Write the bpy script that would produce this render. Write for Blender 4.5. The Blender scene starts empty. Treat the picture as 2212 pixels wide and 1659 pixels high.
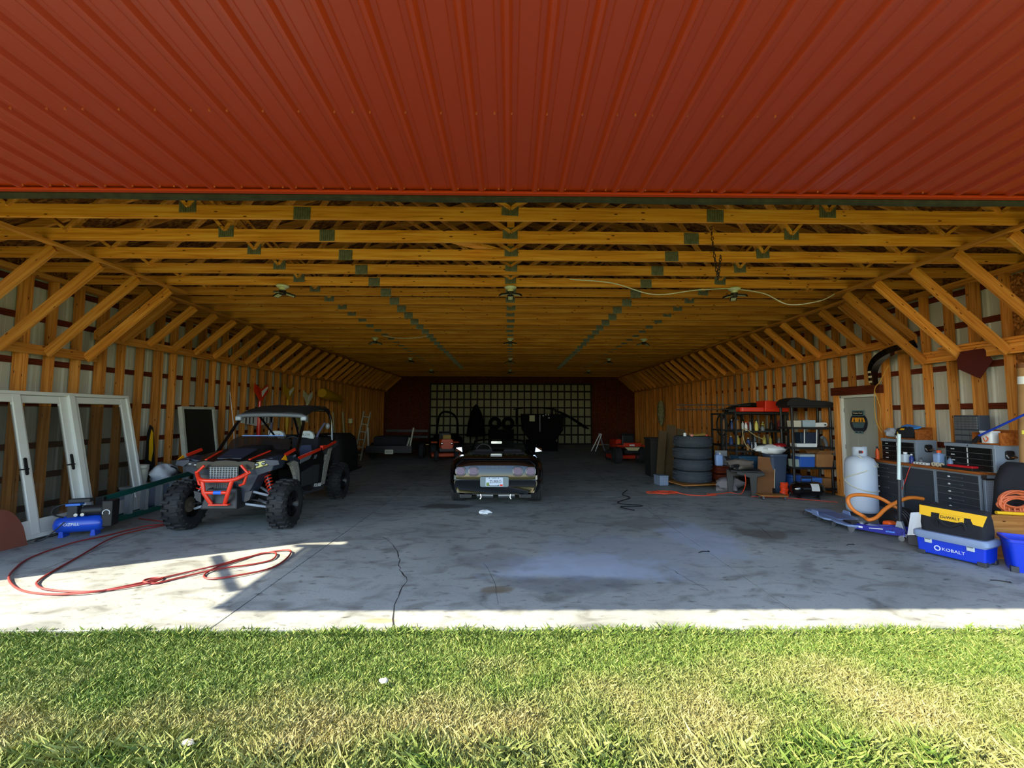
import bpy, math, random
import numpy as np
from mathutils import Vector, Matrix, Euler
random.seed(7); rng = np.random.default_rng(7)
S = bpy.context.scene; C = S.collection
PI = math.pi; R = math.radians
# ---------------------------------------------------------------- camera
W, H = 2212, 1659
F, PIT, YAW, ROL, SX, CAMH = 950.1, .0688, -.0124, .0025, 7.8, 1.68
cam = bpy.data.cameras.new('camera'); co = bpy.data.objects.new('camera', cam); C.objects.link(co)
cy, sy, cp, sp, cr, sr = math.cos(YAW), math.sin(YAW), math.cos(PIT), math.sin(PIT), math.cos(ROL), math.sin(ROL)
r0 = Vector((cy, sy, 0)); h0 = Vector((-sy, cy, 0)); zz = Vector((0, 0, 1))
fw = h0*cp + zz*sp; u0 = zz*cp - h0*sp
rx = r0*cr + u0*sr; ux = u0*cr - r0*sr
m = Matrix((rx, ux, -fw)).transposed().to_4x4(); m.translation = (0, 0, CAMH)
co.matrix_world = m
cam.sensor_fit = 'HORIZONTAL'; cam.sensor_width = 36; cam.lens = F/W*36; cam.shift_x = -SX/W
cam.clip_start = .05; cam.clip_end = 500
S.camera = co
# ---------------------------------------------------------------- light
SUND = Vector((.889, .458, -1/1.26)).normalized()
wd = bpy.data.worlds.new('sky'); S.world = wd; wd.use_nodes = True
nt = wd.node_tree; bg = nt.nodes['Background']
sky = nt.nodes.new('ShaderNodeTexSky'); sky.sky_type = 'NISHITA'; sky.sun_disc = False
sky.sun_elevation = math.asin(-SUND.z); sky.sun_rotation = R(243); sky.air_density = 1.2; sky.dust_density = .6; sky.ozone_density = 2.0
nt.links.new(sky.outputs[0], bg.inputs[0]); bg.inputs[1].default_value = .45
sl = bpy.data.lights.new('sun', 'SUN'); so = bpy.data.objects.new('sun', sl); C.objects.link(so)
so.rotation_euler = SUND.to_track_quat('-Z', 'Y').to_euler(); so.location = (-20, -12, 20)
sl.energy = 11.0; sl.angle = R(.53); sl.color = (1, .88, .67)
vs = S.view_settings; vs.view_transform = 'Standard'; vs.look = 'None'; vs.gamma = 1; vs.use_curve_mapping = False
vs.exposure = .6
try:
    cyc = S.cycles; cyc.max_bounces = 6; cyc.diffuse_bounces = 2; cyc.glossy_bounces = 3; cyc.caustics_reflective = False; cyc.caustics_refractive = False
except Exception: pass
# ---------------------------------------------------------------- materials
def lin(c):
    if isinstance(c, (int, float)): c = (c, c, c)
    return tuple((x/255/12.92 if x/255 <= .04045 else ((x/255+.055)/1.055)**2.4) for x in c) + (1,)
MATS = {}
def mat(name, col, rough=.6, metal=0, var=0, scale=6, bump=0, coat=0, stretch=(1,1,1), spec=.5, trans=0, alpha=1, emit=0, dark=.6, det=4, bsc=None):
    if name in MATS: return MATS[name]
    ma = bpy.data.materials.new(name); ma.use_nodes = True; n = ma.node_tree.nodes; l = ma.node_tree.links
    b = n['Principled BSDF']; c = lin(col)
    b.inputs['Base Color'].default_value = c; b.inputs['Roughness'].default_value = rough; b.inputs['Metallic'].default_value = metal
    b.inputs['Specular IOR Level'].default_value = spec
    if coat: b.inputs['Coat Weight'].default_value = coat; b.inputs['Coat Roughness'].default_value = .03
    if trans: b.inputs['Transmission Weight'].default_value = trans
    if alpha < 1: b.inputs['Alpha'].default_value = alpha
    if emit: b.inputs['Emission Color'].default_value = c; b.inputs['Emission Strength'].default_value = emit
    if var or bump:
        tc = n.new('ShaderNodeTexCoord'); mp = n.new('ShaderNodeMapping'); mp.inputs['Scale'].default_value = stretch
        l.new(tc.outputs['Object'], mp.inputs[0])
        no = n.new('ShaderNodeTexNoise'); no.inputs['Scale'].default_value = scale; no.inputs['Detail'].default_value = det
        l.new(mp.outputs[0], no.inputs['Vector'])
        if var:
            mx = n.new('ShaderNodeMixRGB'); mx.inputs[1].default_value = c
            mx.inputs[2].default_value = tuple(x*dark for x in c[:3]) + (1,)
            rp = n.new('ShaderNodeValToRGB'); rp.color_ramp.elements[0].position = .4; rp.color_ramp.elements[1].position = .7
            rp.color_ramp.elements[0].color = (0,0,0,1); rp.color_ramp.elements[1].color = (var, var, var, 1)
            l.new(no.outputs[0], rp.inputs[0]); l.new(rp.outputs[0], mx.inputs[0]); l.new(mx.outputs[0], b.inputs['Base Color'])
        if bump:
            bn = n.new('ShaderNodeTexNoise'); bn.inputs['Scale'].default_value = bsc or scale*4; bn.inputs['Detail'].default_value = 3
            l.new(mp.outputs[0], bn.inputs['Vector'])
            bp = n.new('ShaderNodeBump'); bp.inputs['Strength'].default_value = bump; bp.inputs['Distance'].default_value = .01
            l.new(bn.outputs[0], bp.inputs['Height']); l.new(bp.outputs[0], b.inputs['Normal'])
    MATS[name] = ma; return ma
def wood(name, c1, c2, c3, axis='x', knots=True, rnd=.35, rough=.75):
    ma = bpy.data.materials.new(name); ma.use_nodes = True; n = ma.node_tree.nodes; l = ma.node_tree.links; b = n['Principled BSDF']
    b.inputs['Roughness'].default_value = rough; b.inputs['Specular IOR Level'].default_value = .25
    tc = n.new('ShaderNodeTexCoord'); oi = n.new('ShaderNodeObjectInfo')
    ad = n.new('ShaderNodeVectorMath'); ad.operation = 'ADD'
    ml = n.new('ShaderNodeMath'); ml.operation = 'MULTIPLY'; ml.inputs[1].default_value = 37
    l.new(oi.outputs['Random'], ml.inputs[0]); l.new(tc.outputs['Object'], ad.inputs[0]); l.new(ml.outputs[0], ad.inputs[1])
    mp = n.new('ShaderNodeMapping'); l.new(ad.outputs[0], mp.inputs[0])
    mp.inputs['Scale'].default_value = {'x': (.6, 14, 14), 'y': (14, .6, 14), 'z': (14, 14, .6)}[axis]
    no = n.new('ShaderNodeTexNoise'); no.inputs['Scale'].default_value = 2.2; no.inputs['Detail'].default_value = 6; no.inputs['Distortion'].default_value = .6
    l.new(mp.outputs[0], no.inputs['Vector'])
    rp = n.new('ShaderNodeValToRGB'); e = rp.color_ramp.elements
    e[0].position = .28; e[0].color = lin(c3); e[1].position = .72; e[1].color = lin(c1); x = e.new(.5); x.color = lin(c2)
    l.new(no.outputs[0], rp.inputs[0]); last = rp.outputs[0]
    if knots:
        m2 = n.new('ShaderNodeMapping'); l.new(ad.outputs[0], m2.inputs[0])
        m2.inputs['Scale'].default_value = {'x': (2.6, 8, 8), 'y': (8, 2.6, 8), 'z': (8, 8, 2.6)}[axis]
        vo = n.new('ShaderNodeTexVoronoi'); vo.inputs['Scale'].default_value = 1.7; l.new(m2.outputs[0], vo.inputs['Vector'])
        k = n.new('ShaderNodeValToRGB'); k.color_ramp.elements[0].position = .07; k.color_ramp.elements[0].color = (.13, .07, .03, 1)
        k.color_ramp.elements[1].position = .13; k.color_ramp.elements[1].color = (1, 1, 1, 1)
        l.new(vo.outputs['Distance'], k.inputs[0])
        mx = n.new('ShaderNodeMixRGB'); mx.blend_type = 'MULTIPLY'; mx.inputs[0].default_value = 1
        l.new(last, mx.inputs[1]); l.new(k.outputs[0], mx.inputs[2]); last = mx.outputs[0]
    mr = n.new('ShaderNodeMapRange'); mr.inputs[3].default_value = 1-rnd; mr.inputs[4].default_value = 1+rnd*.3
    l.new(oi.outputs['Random'], mr.inputs[0])
    m3 = n.new('ShaderNodeMixRGB'); m3.blend_type = 'MULTIPLY'; m3.inputs[0].default_value = 1
    l.new(last, m3.inputs[1]); l.new(mr.outputs[0], m3.inputs[2]); l.new(m3.outputs[0], b.inputs['Base Color'])
    MATS[name] = ma; return ma
LUM = ((240, 174, 92), (226, 148, 62), (186, 110, 38))
WX = wood('lumber_x', *LUM, 'x'); WY = wood('lumber_y', *LUM, 'y')
STD = ((232, 162, 86), (212, 136, 58), (170, 98, 36))
WZ = wood('lumber_z', *STD, 'z')
WG = wood('girt_wood', (110, 44, 20), (92, 34, 14), (70, 24, 10), 'y', False, .2)
WGX = wood('girt_wood_x', (110, 44, 20), (92, 34, 14), (70, 24, 10), 'x', False, .2)
PLY = wood('plywood', (190, 138, 76), (172, 116, 58), (140, 88, 40), 'x', True, .1)
HARD = wood('hardwood', (176, 104, 44), (158, 86, 32), (130, 66, 22), 'y', False, .1)
def osb_mat(name, a, b_, c):
    ma = bpy.data.materials.new(name); ma.use_nodes = True; n = ma.node_tree.nodes; l = ma.node_tree.links; b = n['Principled BSDF']
    b.inputs['Roughness'].default_value = .85; b.inputs['Specular IOR Level'].default_value = .2
    tc = n.new('ShaderNodeTexCoord'); mp = n.new('ShaderNodeMapping'); mp.inputs['Scale'].default_value = (16, 34, 30); mp.inputs['Rotation'].default_value = (.1, .1, .3)
    vo = n.new('ShaderNodeTexVoronoi'); vo.inputs['Scale'].default_value = 1; l.new(tc.outputs['Object'], mp.inputs[0]); l.new(mp.outputs[0], vo.inputs['Vector'])
    sx_ = n.new('ShaderNodeSeparateColor'); l.new(vo.outputs['Color'], sx_.inputs[0])
    rp = n.new('ShaderNodeValToRGB'); e = rp.color_ramp.elements; e[0].color = lin(a); e[1].color = lin(c); x = e.new(.5); x.color = lin(b_)
    l.new(sx_.outputs[0], rp.inputs[0]); l.new(rp.outputs[0], b.inputs['Base Color'])
    bp = n.new('ShaderNodeBump'); bp.inputs['Strength'].default_value = .4; bp.inputs['Distance'].default_value = .004
    l.new(sx_.outputs[1], bp.inputs['Height']); l.new(bp.outputs[0], b.inputs['Normal'])
    MATS[name] = ma; return ma
OSB = osb_mat('osb', (86, 50, 20), (134, 82, 36), (180, 122, 62))
OSBD = osb_mat('osb_red', (74, 30, 16), (92, 40, 22), (110, 54, 30))
def concrete(name):
    ma = bpy.data.materials.new(name); ma.use_nodes = True; n = ma.node_tree.nodes; l = ma.node_tree.links; b = n['Principled BSDF']
    geo = n.new('ShaderNodeNewGeometry'); P = geo.outputs['Position']
    def noise(sc, det=5, dis=0, st=(1, 1, 1)):
        mp = n.new('ShaderNodeMapping'); mp.inputs['Scale'].default_value = st; l.new(P, mp.inputs[0])
        t = n.new('ShaderNodeTexNoise'); t.inputs['Scale'].default_value = sc; t.inputs['Detail'].default_value = det; t.inputs['Distortion'].default_value = dis
        l.new(mp.outputs[0], t.inputs['Vector']); return t.outputs[0]
    def ramp(v, p0, c0, p1, c1):
        r_ = n.new('ShaderNodeValToRGB'); e = r_.color_ramp.elements; e[0].position = p0; e[1].position = p1; e[0].color = lin(c0); e[1].color = lin(c1)
        l.new(v, r_.inputs[0]); return r_.outputs[0]
    def mul(a_, b_, f=1, ty='MULTIPLY'):
        x = n.new('ShaderNodeMixRGB'); x.blend_type = ty
        if isinstance(f, (int, float)): x.inputs[0].default_value = f
        else: l.new(f, x.inputs[0])
        for i, q in ((1, a_), (2, b_)):
            if isinstance(q, tuple): x.inputs[i].default_value = q
            else: l.new(q, x.inputs[i])
        return x.outputs[0]
    base = ramp(noise(.55, 6, .4), .3, (136, 141, 138), .7, (172, 176, 170))
    c = mul(base, ramp(noise(2.6, 8, .8, (1, 1.6, 1)),   .30, (196, 194, 192), .50, (255, 255, 255)))
    c = mul(c, ramp(noise(7, 6, .5, (1, 2.2, 1)), .27, (170, 168, 166), .40, (255, 255, 255)))
    c = mul(c, ramp(noise(38, 3), .25, (170, 170, 170), .4, (255, 255, 255)), .6)
    def blob(x0, y0, sx, sy, col, amt, edge=.35):
        mp = n.new('ShaderNodeMapping'); mp.inputs['Location'].default_value = (-x0/sx, -y0/sy, 0); mp.inputs['Scale'].default_value = (1/sx, 1/sy, 0)
        l.new(P, mp.inputs[0])
        nn = n.new('ShaderNodeTexNoise'); nn.inputs['Scale'].default_value = 2.5; nn.inputs['Detail'].default_value = 6; l.new(P, nn.inputs['Vector'])
        ln = n.new('ShaderNodeVectorMath'); ln.operation = 'LENGTH'; l.new(mp.outputs[0], ln.inputs[0])
        s_ = n.new('ShaderNodeMath'); s_.operation = 'MULTIPLY_ADD'; s_.inputs[1].default_value = 1.6; l.new(nn.outputs[0], s_.inputs[0]); l.new(ln.outputs['Value'], s_.inputs[2])
        r_ = n.new('ShaderNodeMapRange'); r_.inputs[1].default_value = 1.8; r_.inputs[2].default_value = 1.8-edge; r_.inputs[3].default_value = 0; r_.inputs[4].default_value = amt
        l.new(s_.outputs[0], r_.inputs[0])
        return mul(c, lin(col), r_.outputs[0], 'MIX')
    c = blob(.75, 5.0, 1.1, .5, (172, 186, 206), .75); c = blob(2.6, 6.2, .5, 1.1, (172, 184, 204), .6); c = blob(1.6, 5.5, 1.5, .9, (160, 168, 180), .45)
    c = blob(3.6, 6.3, .45, .35, (92, 86, 78), .7); c = blob(-1.2, 8.2, .5, .25, (70, 66, 64), .8); c = blob(.6, 4.5, .8, .25, (104, 106, 110), .6)
    c = blob(-.2, 5.2, .6, .4, (112, 112, 112), .5); c = blob(2.1, 6.9, .7, .3, (120, 116, 108), .5); c = blob(-.1, 4.35, .18, .1, (110, 96, 70), .7); c = blob(-1.05, 3.72, .16, .05, (176, 140, 100), .7)
    l.new(c, b.inputs['Base Color'])
    b.inputs['Roughness'].default_value = .62; b.inputs['Specular IOR Level'].default_value = .35
    bp = n.new('ShaderNodeBump'); bp.inputs['Strength'].default_value = .25; bp.inputs['Distance'].default_value = .006
    l.new(noise(30, 6), bp.inputs['Height']); l.new(bp.outputs[0], b.inputs['Normal'])
    MATS[name] = ma; return ma
CON = concrete('concrete')
BLK = mat('black_plastic', (26, 27, 30), .5); RUB = mat('rubber', (34, 35, 38), .8, var=.6, scale=9, bump=.2, dark=1.8)
GLOSSB = mat('gloss_black', (9, 10, 14), .12, coat=1); DKG = mat('dark_grey', (52, 54, 60), .55, var=.4, scale=7)
MG = mat('mid_grey', (104, 110, 120), .45); LG = mat('light_grey', (150, 160, 172), .4, metal=.2); ALU = mat('aluminium', (176, 182, 190), .35, metal=.85)
CHR = mat('chrome', (225, 228, 232), .12, metal=1); STEEL = mat('steel', (128, 132, 138), .4, metal=.9, var=.4); WHT = mat('white_paint', (226, 228, 226), .45, var=.25, scale=4, dark=.86)
WHP = mat('white_plastic', (232, 236, 240), .4); ORG = mat('orange', (235, 92, 24), .5); REDP = mat('red_paint', (222, 44, 22), .35, coat=.4)
BLU = mat('blue_plastic', (22, 62, 205), .4); YEL = mat('yellow', (246, 190, 24), .55); CARD = mat('cardboard', (166, 118, 72), .85, var=.3); FAB = mat('dark_fabric', (24, 26, 34), .9, var=.5, scale=12, bump=.4)
GLASS = mat('glass', (50, 56, 48), .03, spec=.7, alpha=.28); SMOKE = mat('smoked_plastic', (32, 30, 30), .08, spec=.7, alpha=.62)
# ---------------------------------------------------------------- mesh builder
def basis(d, up=(0, 0, 1)):
    z = Vector(d).normalized(); u = Vector(up)
    if abs(z.dot(u)) > .98: u = Vector((1, 0, 0)) if abs(z.x) < .9 else Vector((0, 1, 0))
    x = u.cross(z).normalized(); y = z.cross(x); return x, y, z
class B:
    def __init__(s): s.v = []; s.f = []
    def add(s, vs, fs, M=None):
        o = len(s.v)
        s.v += [tuple(M @ Vector(p)) if M is not None else tuple(p) for p in vs]; s.f += [tuple(o+i for i in q) for q in fs]; return s
    def box(s, c, d, rot=None, top=1, topy=None, sh=(0, 0)):
        x, y, z = d[0]/2, d[1]/2, d[2]/2; ty = top if topy is None else topy
        vs = [(-x,-y,-z),(x,-y,-z),(x,y,-z),(-x,y,-z)] + [(a*x*top+sh[0], b_*y*ty+sh[1], z) for a, b_ in ((-1,-1),(1,-1),(1,1),(-1,1))]
        M = Matrix.Translation(c) @ (Euler(rot).to_matrix().to_4x4() if rot else Matrix.Identity(4))
        return s.add(vs, [(3,2,1,0),(4,5,6,7),(0,1,5,4),(1,2,6,5),(2,3,7,6),(3,0,4,7)], M)
    def bar(s, p, q, w, h, up=(0, 0, 1)):
        p, q = Vector(p), Vector(q); x, y, z = basis(q-p, up)
        vs = [pt + x*a*w/2 + y*b_*h/2 for pt in (p, q) for a, b_ in ((-1,-1),(1,-1),(1,1),(-1,1))]
        return s.add(vs, [(3,2,1,0),(4,5,6,7),(0,1,5,4),(1,2,6,5),(2,3,7,6),(3,0,4,7)])
    def cyl(s, p, q, r, r2=None, n=14, cap=True):
        return s.tube([p, q], [r, r if r2 is None else r2], n, cap=cap)
    def tube(s, pts, r, n=8, closed=False, cap=True):
        P = [Vector(p) for p in pts]; k = len(P); o = len(s.v)
        rs = r if isinstance(r, (list, tuple)) else [r]*k
        px = None
        for i in range(k):
            a = P[i-1] if (i or closed) else P[i]; b_ = P[(i+1) % k] if (i < k-1 or closed) else P[i]
            d = (b_-a); d = d.normalized() if d.length > 1e-9 else Vector((0, 0, 1))
            if px is None: x, y, _ = basis(d)
            else:
                x = px - d*px.dot(d)
                x = x.normalized() if x.length > 1e-6 else basis(d)[0]
                y = d.cross(x)
            px = x
            for j in range(n):
                t = 2*PI*j/n; s.v.append(tuple(P[i] + (x*math.cos(t) + y*math.sin(t))*rs[i]))
        m_ = k if closed else k-1
        for i in range(m_):
            for j in range(n):
                a, b_ = o+i*n+j, o+i*n+(j+1) % n; c_, d_ = o+((i+1) % k)*n+(j+1) % n, o+((i+1) % k)*n+j
                s.f.append((a, b_, c_, d_))
        if cap and not closed:
            s.f.append(tuple(o+j for j in reversed(range(n)))); s.f.append(tuple(o+(k-1)*n+j for j in range(n)))
        return s
    def lathe(s, prof, n=24, M=None, closed=False):
        o = len(s.v); k = len(prof)
        for r, z in prof:
            for j in range(n):
                t = 2*PI*j/n; p = Vector((r*math.cos(t), r*math.sin(t), z)); s.v.append(tuple(M @ p if M is not None else p))
        for i in range(k if closed else k-1):
            i2 = (i+1) % k
            for j in range(n): s.f.append((o+i*n+j, o+i*n+(j+1) % n, o+i2*n+(j+1) % n, o+i2*n+j))
        if not closed:
            if prof[0][0] > 1e-6: s.f.append(tuple(o+j for j in reversed(range(n))))
            if prof[-1][0] > 1e-6: s.f.append(tuple(o+(k-1)*n+j for j in range(n)))
        return s
    def prism(s, poly, d, M=None, both=True):
        k = len(poly); a = [(x, y, -d/2) for x, y in poly]; b_ = [(x, y, d/2) for x, y in poly]
        return s.add(a+b_, [tuple(reversed(range(k))), tuple(range(k, 2*k))] + [(i, (i+1) % k, k+(i+1) % k, k+i) for i in range(k)], M)
    def loft(s, rings, cap=True, closed=True):
        o = len(s.v); k = len(rings[0])
        for r in rings: s.v += [tuple(p) for p in r]
        for i in range(len(rings)-1):
            for j in range(k if closed else k-1): s.f.append((o+i*k+j, o+i*k+(j+1) % k, o+(i+1)*k+(j+1) % k, o+(i+1)*k+j))
        if cap and closed:
            s.f.append(tuple(o+j for j in reversed(range(k)))); s.f.append(tuple(o+(len(rings)-1)*k+j for j in range(k)))
        return s
    def grid(s, fn, nu, nv):
        o = len(s.v)
        for i in range(nu+1):
            for j in range(nv+1): s.v.append(tuple(fn(i/nu, j/nv)))
        for i in range(nu):
            for j in range(nv): a = o+i*(nv+1)+j; s.f.append((a, a+nv+1, a+nv+2, a+1))
        return s
    def sph(s, c, r, n=14, k=8):
        r = (r, r, r) if isinstance(r, (int, float)) else r
        M = Matrix.Translation(c) @ Matrix.Diagonal((*r, 1))
        return s.lathe([(max(math.sin(PI*i/k), 1e-5), -math.cos(PI*i/k)) for i in range(k+1)], n, M)
    def mesh(s, name, smooth=False):
        me = bpy.data.meshes.new(name); me.from_pydata(s.v, [], s.f)
        if smooth:
            me.polygons.foreach_set('use_smooth', [True]*len(me.polygons)); me.set_sharp_from_angle(angle=R(smooth if smooth > 1 else 42))
        me.update(); return me
    def o(s, name, ma, parent=None, smooth=False, bevel=0, loc=None, rot=None, solid=0, sub=0):
        return link(name, s.mesh(name, smooth), ma, parent, loc, rot, bevel, solid, sub)
def link(name, me, ma, parent=None, loc=None, rot=None, bevel=0, solid=0, sub=0):
    ob = bpy.data.objects.new(name, me); C.objects.link(ob)
    if ma is not None and not me.materials: me.materials.append(MATS[ma] if isinstance(ma, str) else ma)
    if parent is not None: ob.parent = parent
    if loc is not None: ob.location = loc
    if rot is not None: ob.rotation_euler = rot
    if solid: q = ob.modifiers.new('thick', 'SOLIDIFY'); q.thickness = solid; q.offset = 0
    if bevel: q = ob.modifiers.new('bevel', 'BEVEL'); q.width = bevel; q.segments = 2; q.limit_method = 'ANGLE'; q.angle_limit = R(40)
    if sub: q = ob.modifiers.new('subdiv', 'SUBSURF'); q.levels = sub; q.render_levels = sub
    return ob
def tag(ob, label, cat, group=None):
    ob['label'] = label; ob['category'] = cat
    if group: ob['group'] = group
    return ob
def thing(name, label, cat, loc=(0, 0, 0), rz=0, group=None):
    ob = bpy.data.objects.new(name, None); C.objects.link(ob); ob.location = loc; ob.empty_display_size = .1
    ob.rotation_euler = (0, 0, rz) if isinstance(rz, (int, float)) else rz
    return tag(ob, label, cat, group)
def struct(ob): ob['kind'] = 'structure'; return ob
def stuff(ob): ob['kind'] = 'stuff'; return ob
def dup(ob, parent=None, loc=None, rz=None, label=None):
    c = ob.copy(); C.objects.link(c); c.parent = parent
    if loc is not None: c.location = loc
    if rz is not None: c.rotation_euler = (0, 0, rz) if isinstance(rz, (int, float)) else rz
    if label: c['label'] = label
    for ch in list(ob.children): dup(ch, c)
    return c
def rrect(w, h, r, n=4):
    out = []
    for cx, cy_, a0 in ((w/2-r, h/2-r, 0), (-w/2+r, h/2-r, 90), (-w/2+r, -h/2+r, 180), (w/2-r, -h/2+r, 270)):
        for i in range(n+1): t = R(a0+90*i/n); out.append((cx+r*math.cos(t), cy_+r*math.sin(t)))
    return out
def smooth_path(pts, k=6, closed=False):
    P = [Vector(p) for p in pts]; n = len(P); out = []
    for i in range(n if closed else n-1):
        a = P[(i-1) % n] if (closed or i) else P[i]; b_ = P[i]; c_ = P[(i+1) % n]; d = P[(i+2) % n] if (closed or i+2 < n) else P[(i+1) % n]
        for j in range(k):
            t = j/k; out.append(.5*((2*b_)+(c_-a)*t+(2*a-5*b_+4*c_-d)*t*t+(3*b_-a-3*c_+d)*t**3))
    if not closed: out.append(P[-1])
    return out
def text(name, s, size, ma, parent, loc, rot, ext=.002, sx=1, shear=0, align='CENTER'):
    cu = bpy.data.curves.new(name, 'FONT'); cu.body = s; cu.size = size; cu.extrude = ext; cu.align_x = align; cu.align_y = 'CENTER'; cu.resolution_u = 2; cu.shear = shear
    t = bpy.data.objects.new(name, cu); C.objects.link(t)
    me = bpy.data.meshes.new_from_object(t.evaluated_get(bpy.context.evaluated_depsgraph_get()))
    bpy.data.objects.remove(t); me.name = name; me.materials.clear()
    ob = link(name, me, ma, parent, loc, rot)
    ob.scale = (sx, 1, 1); return ob
MX = lambda loc, rot=(0, 0, 0): Matrix.Translation(loc) @ Euler(rot).to_matrix().to_4x4()
RX90 = (R(90), 0, 0)           # prism drawn in x,z and extruded along y
# ================================================================ STRUCTURE
WALLX, YF, YB, ZC = 6.9, 3.95, 24.6, 3.75
YS = 3.57                       # front edge of the slab
# ---- ground and lawn
lawn_m = bpy.data.materials.new('lawn_soil'); lawn_m.use_nodes = True
n_ = lawn_m.node_tree.nodes; l_ = lawn_m.node_tree.links; tn = n_.new('ShaderNodeTexNoise'); tn.inputs['Scale'].default_value = 3; tn.inputs['Detail'].default_value = 8
rp = n_.new('ShaderNodeValToRGB'); rp.color_ramp.elements[0].position = .35; rp.color_ramp.elements[0].color = lin((84, 104, 34)); rp.color_ramp.elements[1].position = .7; rp.color_ramp.elements[1].color = lin((150, 140, 70))
g_ = n_.new('ShaderNodeNewGeometry'); l_.new(g_.outputs['Position'], tn.inputs['Vector']); l_.new(tn.outputs[0], rp.inputs[0]); l_.new(rp.outputs[0], n_['Principled BSDF'].inputs['Base Color']); n_['Principled BSDF'].inputs['Roughness'].default_value = .95
MATS['lawn_soil'] = lawn_m
lw = B(); lw.add([(-70,-80,-.035),(70,-80,-.035),(70,YS-.01,-.035),(-70,YS-.01,-.035)], [(0,1,2,3)]); lw.add([(-70,YS-.01,-.3),(70,YS-.01,-.3),(70,70,-.3),(-70,70,-.3)], [(0,1,2,3)])
lawn = struct(lw.o('lawn', lawn_m))
def grass(n, y0, y1, x0, x1, hmin, hmax, name, w0=.0035):
    x = rng.uniform(x0, x1, n); y = rng.uniform(y0, y1, n)
    clump = np.sin(x*7.3+np.sin(y*5)*2)*np.sin(y*9.1+np.cos(x*4)*2)
    h = rng.uniform(hmin, hmax, n)*(1+.3*clump); a = rng.uniform(0, 2*PI, n); w = rng.uniform(w0*.7, w0*1.5, n)
    ln = rng.uniform(.25, 1.25, n)*h; la = rng.uniform(0, 2*PI, n)+.6*np.sin(x*2+y)
    z0 = np.full(n, -.037)
    bx, by = np.cos(a)*w, np.sin(a)*w; lx, ly = np.cos(la)*ln, np.sin(la)*ln
    v = np.empty((n, 4, 3), np.float32)
    v[:,0] = np.stack([x-bx, y-by, z0], 1); v[:,1] = np.stack([x+bx, y+by, z0], 1)
    v[:,2] = np.stack([x+lx*.45+bx*.8, y+ly*.45+by*.8, z0+h*.62], 1); v[:,3] = np.stack([x+lx, np.minimum(y+ly, YS+.02), z0+h], 1)
    me = bpy.data.meshes.new(name); me.vertices.add(4*n); me.vertices.foreach_set('co', v.ravel())
    i = np.arange(n)*4; tri = np.stack([i, i+1, i+2, i, i+2, i+3], 1).astype(np.int32).ravel()
    me.loops.add(6*n); me.loops.foreach_set('vertex_index', tri); me.polygons.add(2*n); me.polygons.foreach_set('loop_start', (np.arange(2*n)*3).astype(np.int32)); me.update(); me.validate()
    return me
gm = bpy.data.materials.new('grass'); gm.use_nodes = True; n_ = gm.node_tree.nodes; l_ = gm.node_tree.links; b_ = n_['Principled BSDF']; b_.inputs['Roughness'].default_value = .6; b_.inputs['Specular IOR Level'].default_value = .3
gg = n_.new('ShaderNodeNewGeometry'); r1 = n_.new('ShaderNodeValToRGB'); e = r1.color_ramp.elements; e[0].color = lin((66, 90, 32)); e[1].color = lin((150, 158, 86)); x_ = e.new(.55); x_.color = lin((96, 120, 48))
l_.new(gg.outputs['Random Per Island'], r1.inputs[0])
r2 = n_.new('ShaderNodeValToRGB'); e = r2.color_ramp.elements; e[0].color = lin((138, 124, 76)); e[1].color = lin((186, 174, 124)); l_.new(gg.outputs['Random Per Island'], r2.inputs[0])
t1 = n_.new('ShaderNodeTexNoise'); t1.inputs['Scale'].default_value = 1.5; t1.inputs['Detail'].default_value = 5; l_.new(gg.outputs['Position'], t1.inputs['Vector'])
sx_ = n_.new('ShaderNodeSeparateXYZ'); l_.new(gg.outputs['Position'], sx_.inputs[0])
def mth(op, a, b2=None, c=None):
    q = n_.new('ShaderNodeMath'); q.operation = op
    for i, v_ in enumerate((a, b2, c)):
        if v_ is None: continue
        if isinstance(v_, (int, float)): q.inputs[i].default_value = v_
        else: l_.new(v_, q.inputs[i])
    return q.outputs[0]
dry = mth('MULTIPLY_ADD', mth('ABSOLUTE', mth('SUBTRACT', sx_.outputs['Y'], 2.56)), -.62, mth('MULTIPLY_ADD', t1.outputs[0], 1.7, -.26))
dry = mth('ADD', dry, mth('MULTIPLY', mth('ABSOLUTE', sx_.outputs['X']), -.02))
mr = n_.new('ShaderNodeMapRange'); l_.new(dry, mr.inputs[0]); mr.inputs[1].default_value = .22; mr.inputs[2].default_value = .72; mr.inputs[4].default_value = .72
mxx = n_.new('ShaderNodeMixRGB'); l_.new(mr.outputs[0], mxx.inputs[0]); l_.new(r1.outputs[0], mxx.inputs[1]); l_.new(r2.outputs[0], mxx.inputs[2]); l_.new(mxx.outputs[0], b_.inputs['Base Color'])
b_.inputs['Subsurface Weight'].default_value = 0
MATS['grass'] = gm
GRASS_N = 520000
g1 = stuff(link('lawn_grass', grass(GRASS_N, 1.3, YS-.005, -5.6, 5.6, .02, .046, 'lawn_grass', .0026), gm)); tag(g1, 'mown green and straw coloured lawn grass in front of the slab', 'grass')
g2 = stuff(link('tall_grass', grass(36000, 1.6, 2.40, -3.6, 3.6, .05, .095, 'tall_grass', .003), gm)); tag(g2, 'taller darker green grass along the nearest edge of the lawn', 'grass')
g3 = stuff(link('edge_grass', grass(9000, YS-.07, YS+.005, -6.2, 6.2, .035, .075, 'edge_grass', .0028), gm)); tag(g3, 'ragged fringe of grass along the concrete edge', 'grass')
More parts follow.
